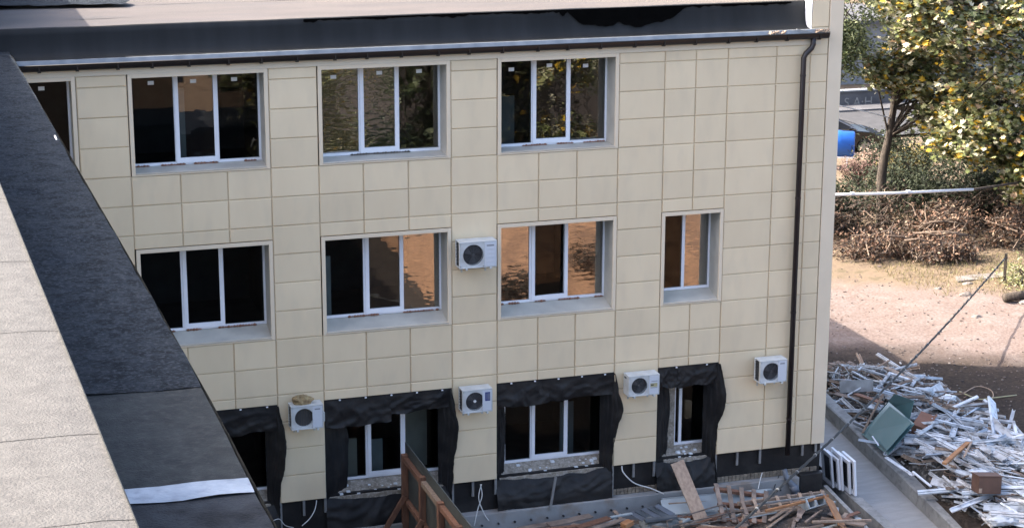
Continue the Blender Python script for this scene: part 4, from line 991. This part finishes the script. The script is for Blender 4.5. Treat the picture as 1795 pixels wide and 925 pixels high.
# ------------------------------------------------------------------ vegetation
def leaves(mb, cs, n, size, spread, rg, flat=.5, droop=0, lobes=True):
    for _ in range(n):
        c = rg.choice(cs); p = Vector((c[0]+rg.gauss(0, spread*c[3]), c[1]+rg.gauss(0, spread*c[3]), c[2]+rg.gauss(0, spread*c[3]*.8)))
        if p.z < .03: p.z = rg.uniform(.03, .2)
        nr = Vector((rg.gauss(0, flat), rg.gauss(0, flat)-.15, 1)).normalized(); a = rg.uniform(0, 6.28)
        t = nr.cross(Vector((math.cos(a), math.sin(a), .01))).normalized(); b = nr.cross(t); r = size*rg.uniform(.55, 1.25)
        if lobes:
            k = len(mb.v); up = nr*r*.22
            cu = rg.uniform(-.35,.5)
            for (q, w_) in ((-.45,0),(-.30,.30),(-.05,.66),(.10,.26),(.42,.50),(.38,.16),(.74,0)): mb.v.append(tuple(p+t*r*q+b*r*w_+nr*r*cu*w_))
            for (q, w_) in ((.38,-.16),(.42,-.50),(.10,-.26),(-.05,-.66),(-.30,-.30)): mb.v.append(tuple(p+t*r*q+b*r*w_-nr*r*cu*w_))
            mb.f += [tuple(k+i for i in (0,1,2,3)), tuple(k+i for i in (0,3,4,5,6)), tuple(k+i for i in (0,6,7,8,9)), tuple(k+i for i in (0,9,10,11))]
        else:
            k = len(mb.v); up = nr*r*.15
            mb.v += [tuple(p-t*r*.6), tuple(p+b*r*.32+up), tuple(p+t*r*.6), tuple(p-b*r*.32+up)]; mb.f += [(k,k+1,k+2),(k,k+2,k+3)]
def clusters(ells, n, rg):
    out = []
    for (cx, cy, cz, rx, ry, rz_) in ells:
        for _ in range(n):
            while True:
                u = Vector((rg.uniform(-1,1), rg.uniform(-1,1), rg.uniform(-1,1)))
                if .15 < u.length < 1: break
            out.append((cx+u.x*rx, cy+u.y*ry, cz+u.z*rz_, rg.uniform(.6,1.4)))
    return out
def tree(name, label, base, trunk, ells, ncl, nleaf, size, spread, mat, seed, r0=.18, group=None, lobes=True, flat=.55):
    rg = random.Random(seed); t = thing(name, label, 'tree', base, group)
    pts = [Vector(base)+Vector(p) for p in trunk]; mb = MB()
    mb.tube(pts, [r0*(1-.6*i/(len(pts)-1)) for i in range(len(pts))], 9)
    cl = clusters(ells, ncl, rg); top = pts[-1]; mid = pts[len(pts)//2]
    for c in rg.sample(cl, min(len(cl), 70)):
        e = Vector(c[:3]); st = pts[rg.randint(max(1, len(pts)//2), len(pts)-1)]
        m_ = st.lerp(e, .5)+Vector((rg.gauss(0,.2), rg.gauss(0,.2), rg.uniform(.0,.4)))
        mb.tube([st, m_, e], [r0*.22, r0*.12, .010], 5, False)
    obj('trunk', mb, m_bark, t, True)
    lf = MB(); leaves(lf, cl, nleaf, size, spread, rg, flat, lobes=lobes); obj('crown', lf, mat, t)
    return t
tree('maple_tree', 'maple with a bent trunk and pale yellowing leaves beside the parked car', (27.7,22.5,-.1),
     [(0,0,0),(.0,.1,.9),(-.05,.1,1.75),(.02,.1,2.4),(.15,.1,3.1),(.28,.1,4.1),(.45,.2,5.3),(.5,.3,6.8)],
     [(28.6,22.2,7.2,2.4,1.8,2.0),(28.1,22.3,5.3,1.3,1.2,1.0),(29.9,22.2,5.2,1.6,1.5,1.6),(29.6,21.8,3.6,1.4,1,.8)], 34, 13000, .18, .22, m_leafA, 21, .20)
tree('maple_tree', 'large pale-leaved maple filling the upper right corner', (33.3,19.2,0),
     [(0,0,0),(-.1,0,1.5),(-.2,0,3),(-.6,0,4.6),(-1.2,0,6.2),(-1.6,0,8)],
     [(30.4,19,6.6,2.7,2.2,2.3),(30.7,19,3.9,1.8,2.0,1.8),(28.3,19,7.6,2.2,1.6,1.6),(31.2,18.2,2.4,1.2,1.4,1.2),(29.3,19.2,3.7,1.7,1.4,1.2),(27.6,19.6,8.2,1.8,1.4,1.0),(32.2,18.6,5.2,1.6,1.6,2.6)], 38, 23000, .19, .23, m_leafA, 22, .26)
tree('linden_tree', 'darker small-leaved tree close behind the end of the building', (24.4,22.0,0),
     [(0,0,0),(.1,0,2),(.3,0,4),(.6,.2,6),(.8,.2,8)],
     [(25.1,22.2,7.9,1.8,1.8,2.2),(25.6,22.2,6.0,1.2,1.3,1.1)], 50, 9000, .13, .25, m_leafB, 23, .15, lobes=False)
def shrub(name, label, c, r, ncl, n, size, mat, seed, cat='shrub', spread=.2, flat=.7, group=None, lobes=False, twigs=26, tm=None, lay=0):
    rg = random.Random(seed); t = thing(name, label, cat, (c[0], c[1], 0), group)
    cl = [q for q in clusters([(c[0], c[1], c[2], *r)], ncl, rg)]
    cl = [(a, b, max(.08, z), k) for a, b, z, k in cl]
    lf = MB(); leaves(lf, cl, n, size, spread, rg, flat, lobes=lobes); obj('foliage', lf, mat, t)
    tw = MB()
    for q in rg.sample(cl, min(len(cl), twigs)):
        e = Vector(q[:3])
        if lay:
            a = rg.gauss(.4, .6); d = Vector((math.cos(a), math.sin(a), rg.uniform(-.1,.35)))*rg.uniform(.5,1.4)
            tw.tube([e-d*.5, e+Vector((rg.gauss(0,.08), 0, .06)), e+d*.5], [.022,.016,.006], 5, False)
        else: tw.tube([(c[0]+rg.gauss(0,.2), c[1]+rg.gauss(0,.2), 0), e.lerp(Vector((c[0],c[1],0)),.5)+Vector((0,0,.15)), e], [.03,.02,.008], 5, False)
    obj('branches', tw, tm or m_bark, t, True)
    return t
# undergrowth behind
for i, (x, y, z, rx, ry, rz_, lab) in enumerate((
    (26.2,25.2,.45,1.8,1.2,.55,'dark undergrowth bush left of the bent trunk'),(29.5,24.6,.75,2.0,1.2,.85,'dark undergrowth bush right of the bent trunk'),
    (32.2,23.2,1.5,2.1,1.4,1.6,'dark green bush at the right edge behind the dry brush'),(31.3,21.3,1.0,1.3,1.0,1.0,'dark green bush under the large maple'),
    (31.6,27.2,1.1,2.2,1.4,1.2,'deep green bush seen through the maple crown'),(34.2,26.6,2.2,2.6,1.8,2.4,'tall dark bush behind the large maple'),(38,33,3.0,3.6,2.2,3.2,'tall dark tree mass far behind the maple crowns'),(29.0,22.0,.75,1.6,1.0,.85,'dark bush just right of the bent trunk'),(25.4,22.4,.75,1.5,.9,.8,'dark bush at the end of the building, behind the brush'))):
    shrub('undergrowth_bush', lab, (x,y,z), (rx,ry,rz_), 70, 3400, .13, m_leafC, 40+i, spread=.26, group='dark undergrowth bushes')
shrub('yellow_bush', 'sunlit yellow bush beside the bent trunk', tuple(at(1592,282,28.0)), (1.1,.7,.55), 50, 2200, .11, m_leafY, 60)
shrub('dry_bush', 'pale pinkish dry bush in front of the parked car', tuple(at(1527,274,29.6)), (.38,.35,.25), 24, 700, .08, leafmat('dry_pink', [(.6,(.33,.24,.19)),(.4,(.26,.18,.14))], .1, .8), 61)
shrub('dry_bush', 'dark reddish dry bush below the blue barrel', tuple(at(1506,296,28.2)), (.7,.5,.3), 40, 1300, .09, leafmat('dry_red', [(.6,(.10,.055,.045)),(.4,(.16,.10,.08))], .1, .8), 62)
# cut brush with brown leaves
for i, (x, y, z, rx, ry, rz_, lab) in enumerate((
    (25.2,18.4,.36,1.3,.8,.42,'heap of cut brush with brown leaves at the foot of the bent trunk'),(27.1,17.4,.32,1.1,.7,.36,'lower heap of cut brush spilling towards the road'),
    (28.3,19.3,.65,1.3,.9,.65,'tall heap of brown-leaved brush behind the concrete slab'),(30.3,18.2,.65,1.0,.8,.7,'heap of reddish-brown brush at the right, behind the stake'),(24.4,20.9,.7,1.2,.9,.8,'brown-leaved cut branches close to the building end'),(26.7,20.6,.7,1.4,1.0,.95,'dark brown brush heap around the foot of the trunk'),(30.6,20.6,.8,1.5,1.1,.8,'dense brown brush heap under the large maple'))):
    shrub('brush_heap', lab, (x,y,z), (rx,ry,rz_), (70 if i < 4 else 60), (2000 if i < 4 else 1500), .11, (m_leafD if i < 4 else m_leafDD), 70+i, 'brush heap', .22, .9, 'heaps of cut brush', False, 60, m_twig, 1)
rgb = random.Random(77)
for i in range(9):
    p = Vector((rgb.uniform(25.6,28.2), rgb.uniform(17.2,18.6), .75+rgb.uniform(-.1,.2))); a = rgb.gauss(-.35,.35); d = Vector((math.cos(a), math.sin(a)*.8, rgb.uniform(-.25,.12)))*rgb.uniform(.8,1.5)
    mb = MB().tube([p-d*.5, p+Vector((0,0,.08)), p+d*.5], [.04,.03,.012], 6); mb.tube([p+Vector((0,0,.06)), p+d*.25+Vector((.1,.25,.2)), p+d*.4+Vector((.15,.5,.3))], [.022,.015,.006], 5)
    tag(obj('cut_branch', mb, m_twig, None, True), 'pale bare branch lying on the cut brush', 'branch', 'pale branches on the cut brush')
shrub('roadside_weeds', 'green and yellow weeds round the stake at the right edge', (28.0,13.8,.3), (.9,.9,.45), 40, 1300, .10, leafmat('weeds', [(.5,(.20,.22,.09)),(.3,(.34,.31,.14)),(.2,(.40,.38,.25))], .3), 81, 'weeds')
# dry grass and leaf litter
s = MB(); rg = random.Random(5)
for i in range(5200):
    x = rg.uniform(24.5, 31); y = rg.uniform(9.5, 17.5)
    dd = (x-22)*.5+(y-12.6)*.866
    if dd < 2.4+1.1*nz((x, y, 0), .8): continue
    h = rg.uniform(.05,.2); a = rg.uniform(0,6.28); z = gh(x, y)
    e = Vector((math.cos(a), math.sin(a), 0)); b_ = Vector((x,y,z)); tp = b_+Vector((rg.gauss(0,.07), rg.gauss(0,.07), h))
    s.poly([b_-e*.012, b_+e*.012, tp])
tag(obj('dry_grass', s, m_grass), 'dry yellow grass along the far side of the road', 'grass', kind='stuff')
s = MB()
for i in range(3400):
    x = rg.uniform(17.5, 31); y = rg.uniform(1.5, 19)
    if (x-22)*.5+(y-12.6)*.866 > -3.5 and rg.random() < .72: continue
    r = rg.uniform(.010,.026)*(1.5 if rg.random() < .08 else 1); z = gh(x, y)
    s.beam((x-r,y,z+r*.3), (x+r,y+rg.gauss(0,r),z+r*.4), r*1.5, r*1.1, (rg.gauss(0,.4), rg.gauss(0,.4), 1))
tag(obj('gravel', s, leafmat('gravel_stones', [(.5,(.13,.10,.088)),(.35,(.08,.062,.055)),(.15,(.22,.19,.17))], 0, .95)), 'loose gravel stones over the road and yard', 'gravel', kind='stuff')
for i, (x, y, r) in enumerate(((25.6,13.5,.14),(26.3,14.5,.11),(26.9,12.3,.16),(25.2,14.4,.09),(24.6,11.2,.10))):
    clump('stone', (x, y, gh(x,y)-.02), r*1.4, r, r*.7, m_stone, ('dark stone at the road edge left of the concrete slab','small dark stone just before the concrete slab','rounded stone below the stake','small stone farthest left on the road edge','lone stone lying in the gravel road')[i], 'stone', 30+i)
slab4('concrete_slab', [Vector((26.1,14.75,.07)), Vector((27.8,14.8,.07)), Vector((27.9,15.3,.08)), Vector((26.3,15.25,.08))], .08, m_stone, 'pale flat concrete slab lying at the road edge', 'slab')
tag(obj('log', MB().tube([(26.3,12.5,.12),(27.0,12.55,.14),(28.2,12.6,.12)], [.13,.14,.12], 9), m_bark, None, True), 'dark log lying at the right edge below the stake', 'log')

# ------------------------------------------------------------------ far side: wall, pale building, car, barrel
fw = thing('street_wall', 'grey street wall with faded painted letters behind the parked car', 'wall', (40, 44, -.4))
obj('wall_body', MB().box(30, 56, 44, 44.3, -.8, .74), m_farwall, fw); obj('coping', MB().box(30, 56, 43.92, 44.38, .741, .80), m_farwhite, fw)
obj('pavement_edge', MB().box(30, 56, 42.6, 43.9, -.8, .14), m_farwall, fw)
struct('street', MB().quad((10,36.6,.06),(70,36.6,.06),(70,43.9,.06),(10,43.9,.06)), M('asphalt', (.055,.055,.057), .9, (.042,.042,.044), 2, .3, 40))
fc = bpy.data.curves.new('letters', 'FONT'); fc.body = 'S A·H'; fc.size = .62; fc.extrude = .006
fo_ = bpy.data.objects.new('letters_tmp', fc); COL.objects.link(fo_)
bpy.context.view_layer.update()
me = bpy.data.meshes.new_from_object(fo_.evaluated_get(bpy.context.evaluated_depsgraph_get())); bpy.data.objects.remove(fo_)
lt = obj('painted_letters', me, m_letter, fw); lt.rotation_euler = (R(90), 0, 0); lt.location = Vector((37.35, 43.985, .02)) - fw.location
fb = thing('pale_garage', 'pale low building with plain wall beyond the street wall', 'building', (44, 52, 0))
obj('wall_body', MB().box(34, 58, 50, 56, -1, 3.0), m_farwhite, fb); obj('roof', MB().box(33.7, 58.3, 49.7, 56.3, 3.0, 3.2), m_farwall, fb)
for x in (41.5, 45, 48.5): obj('garage_door', MB().box(x, x+2.6, 49.96, 49.995, -1, 1.8), m_farwhite, fb)
# car: side profile with wheel arches, glasshouse, wheels
car = thing('parked_car', 'black car parked behind the trees, its front wheel beside the trunk', 'car', (32.05, 35.2, -.06), world=False)
body = [(-2.2,.35),(-2.25,.75),(-2.1,1.0),(-1.3,1.02),(.75,.98),(1.6,.90),(2.15,.72),(2.25,.45),(2.2,.28),(1.78,.25)]
arch = lambda cx: [(cx+.36*math.cos(a), .30+.36*math.sin(a)) for a in [math.pi*i/8 for i in range(9)]]
outline = [(-2.2,.28)]+body+arch(1.38)+arch(-1.35)
def extr(mb, o2, y0, y1, inset=0):
    n = len(o2); k = len(mb.v); mb.v += [(x, y0, z) for x, z in o2]+[(x, y1, z) for x, z in o2]
    mb.f.append(tuple(k+i for i in range(n))); mb.f.append(tuple(k+n+i for i in reversed(range(n))))
    for i in range(n): mb.f.append((k+(i+1) % n, k+i, k+n+i, k+n+(i+1) % n))
s = MB(); extr(s, outline, -.86, .86); obj('body', s, m_carpaint, car, bevel=.03)
cab = [(-1.75,1.0),(-1.15,1.42),(.05,1.46),(1.05,.98)]
s = MB(); k = 0; s.v = [(x, -.80+(.14 if z > 1.2 else 0), z) for x, z in cab]+[(x, .80-(.14 if z > 1.2 else 0), z) for x, z in cab]
s.f = [(0,3,2,1),(4,5,6,7),(1,2,6,5),(0,1,5,4),(2,3,7,6)]
obj('cabin', s, m_glassdark, car); obj('roof', MB().box(-1.12,.03,-.64,.64,1.455,1.485), m_carpaint, car, bevel=.01)
obj('window_trim', MB().beam((-1.7,-.815,1.02),(1.0,-.815,1.0),.012,.02,(0,0,1)), m_chrome, car); obj('roof_trim', MB().tube([(-1.75,-.80,1.0),(-1.15,-.665,1.42),(.05,-.665,1.46),(1.05,-.80,.98)], .018, 6), m_chrome, car)
for x in (-1.35, 1.38):
    for y in (-.78, .78):
        wv = obj('wheel', MB().tube([(x,y-.10,.30),(x,y+.10,.30)], .31, 20), m_tyre, car); sg = -1 if y < 0 else 1
        rim = MB().tube([(x,y+sg*.102,.30),(x,y+sg*.112,.30)], .20, 16)
        for i in range(5): rim.beam((x,y+sg*.115,.30),(x+.19*math.cos(i*1.257),y+sg*.115,.30+.19*math.sin(i*1.257)),.05,.015,(0,1,0))
        obj('rim', rim, m_chrome, wv)
obj('sill_trim', MB().box(-.9,.9,-.875,-.862,.30,.33), m_chrome, car); obj('mirror', MB().box(.62,.78,-1.0,-.86,.98,1.1), m_carpaint, car, bevel=.02)
obj('headlight', MB().box(2.0,2.18,-.84,-.55,.62,.74), m_chrome, car); obj('headlight', MB().box(2.0,2.18,.55,.84,.62,.74), m_chrome, car)
car.rotation_euler = (0, 0, R(-14))
br_ = thing('blue_barrel', 'bright blue barrel lying on a white frame at the end of the building', 'barrel', (30.45, 31.6, .98), world=False)
s = MB().tube([(-.75,0,0),(-.72,0,0),(-.3,0,0),(-.28,0,0),(.28,0,0),(.3,0,0),(.70,0,0),(.75,0,0)], [.42,.50,.50,.52,.52,.50,.50,.42], 28); obj('drum', s, m_barrel, br_, True)
for x in (-.55,.5): obj('frame_leg', MB().beam((x,-.3,-.45),(x,-.3,-.9),.05,.05), m_pvc, br_); obj('frame_leg', MB().beam((x,.3,-.45),(x,.3,-.9),.05,.05), m_pvc, br_)
obj('frame_rail', MB().beam((-.8,-.32,-.48),(.8,-.32,-.48),.05,.05), m_pvc, br_); obj('frame_rail', MB().beam((-.8,.32,-.48),(.8,.32,-.48),.05,.05), m_pvc, br_); obj('strap', MB().tube([(.46,-.0,.452),(.5,-.25,.38),(.5,-.44,.1)], .02, 6), m_pvc, br_)
br_.scale = (1.1,1,1); br_.rotation_euler = (0, 0, R(-28))

# ------------------------------------------------------------------ yard opposite, seen only as reflections in the panes
m_soil = M('orange_soil', (.23,.125,.068), .95, (.14,.075,.042), 1.6, 1.0, 8, stretch=(1,1,3), c3=(.07,.038,.024), s3=2.8, m3=.8)
s = MB(); s.grid(lambda u, v: (lerp(10.5,24,u), lerp(-27,-14,v), -.1+2.0*math.sin(math.pi*u)**.6*math.sin(math.pi*v)**.8*(1+.25*nz((u*8, v*6, 0), 1.2))+.2*nz((u*20, v*16, 0), 1.1)), 44, 36)
tag(obj('soil_mound', s, m_soil, None, True), 'orange excavated earth mound reflected in the middle-floor windows', 'soil mound', kind='stuff')
for i, (x, y, h_) in enumerate(((9.5,-31,8),(14,-32,9),(18.5,-31,8.5),(24,-32,9))):
    tree('yard_tree', ('green yard tree seen reflected in the rippled upper panes','second green yard tree reflected right of the first','yard tree reflected in the right upper window','yard tree farthest right, seen only in reflections')[i], (x, y, 0), [(0,0,0),(.1,0,2),(.2,0,4),(.2,.1,h_*.8)], [(x,y,h_*.60,2.8,2.4,h_*.36),(x,y,1.4,2.6,2.0,1.4)], 60, 5200, .30, .38, (m_leafB if i % 2 else m_leafA), 90+i, .2, 'trees across the yard', False)
shrub('yard_brush', 'dark brush at the foot of the earth mound, seen only as a reflection', (12.6,-15.4,.5), (1.2,1.0,.6), 40, 1200, .16, m_leafDD, 101)
shrub('yard_brush', 'second patch of dark brush before the earth mound, seen only as a reflection', (15.2,-16.0,.5), (1.1,.9,.7), 40, 1200, .16, m_leafDD, 102)
hs = thing('opposite_house', 'tan rendered house across the yard, reflected in the upper left window', 'building', (7, -41, 0))
obj('wall_body', MB().box(4.0, 8.8, -44, -38, 0, 6.0), m_pink, hs); obj('roof', MB().poly([(3.7,-37.6,6.0),(9.1,-37.6,6.0),(9.1,-41,8.2),(3.7,-41,8.2)]), m_farwall, hs)
for x in (5.8, 7.4): obj('window', MB().box(x,x+.7,-37.99,-37.96,3.6,4.8), m_glassdark, hs)
sh_ = thing('added_dark_shed', 'dark shed added before the tan house to darken the window reflection', 'shed', (6.2, -31, 0))  # invented dark block, added to blacken the lower half of the pane reflection
obj('wall_body', MB().box(2.8, 9.2, -33, -30, 0, 3.0), m_gutter, sh_); obj('roof', MB().box(2.6, 9.4, -33.2, -29.8, 3.0, 3.12), m_felt_c, sh_); obj('door', MB().box(5.4, 6.5, -29.995, -29.97, 0, 2.1), m_bluesteel, sh_)
obj('lamp_bracket', MB().beam((7.6,-29.9,2.3),(7.6,-29.3,2.6),.06,.06), m_pvc, sh_)
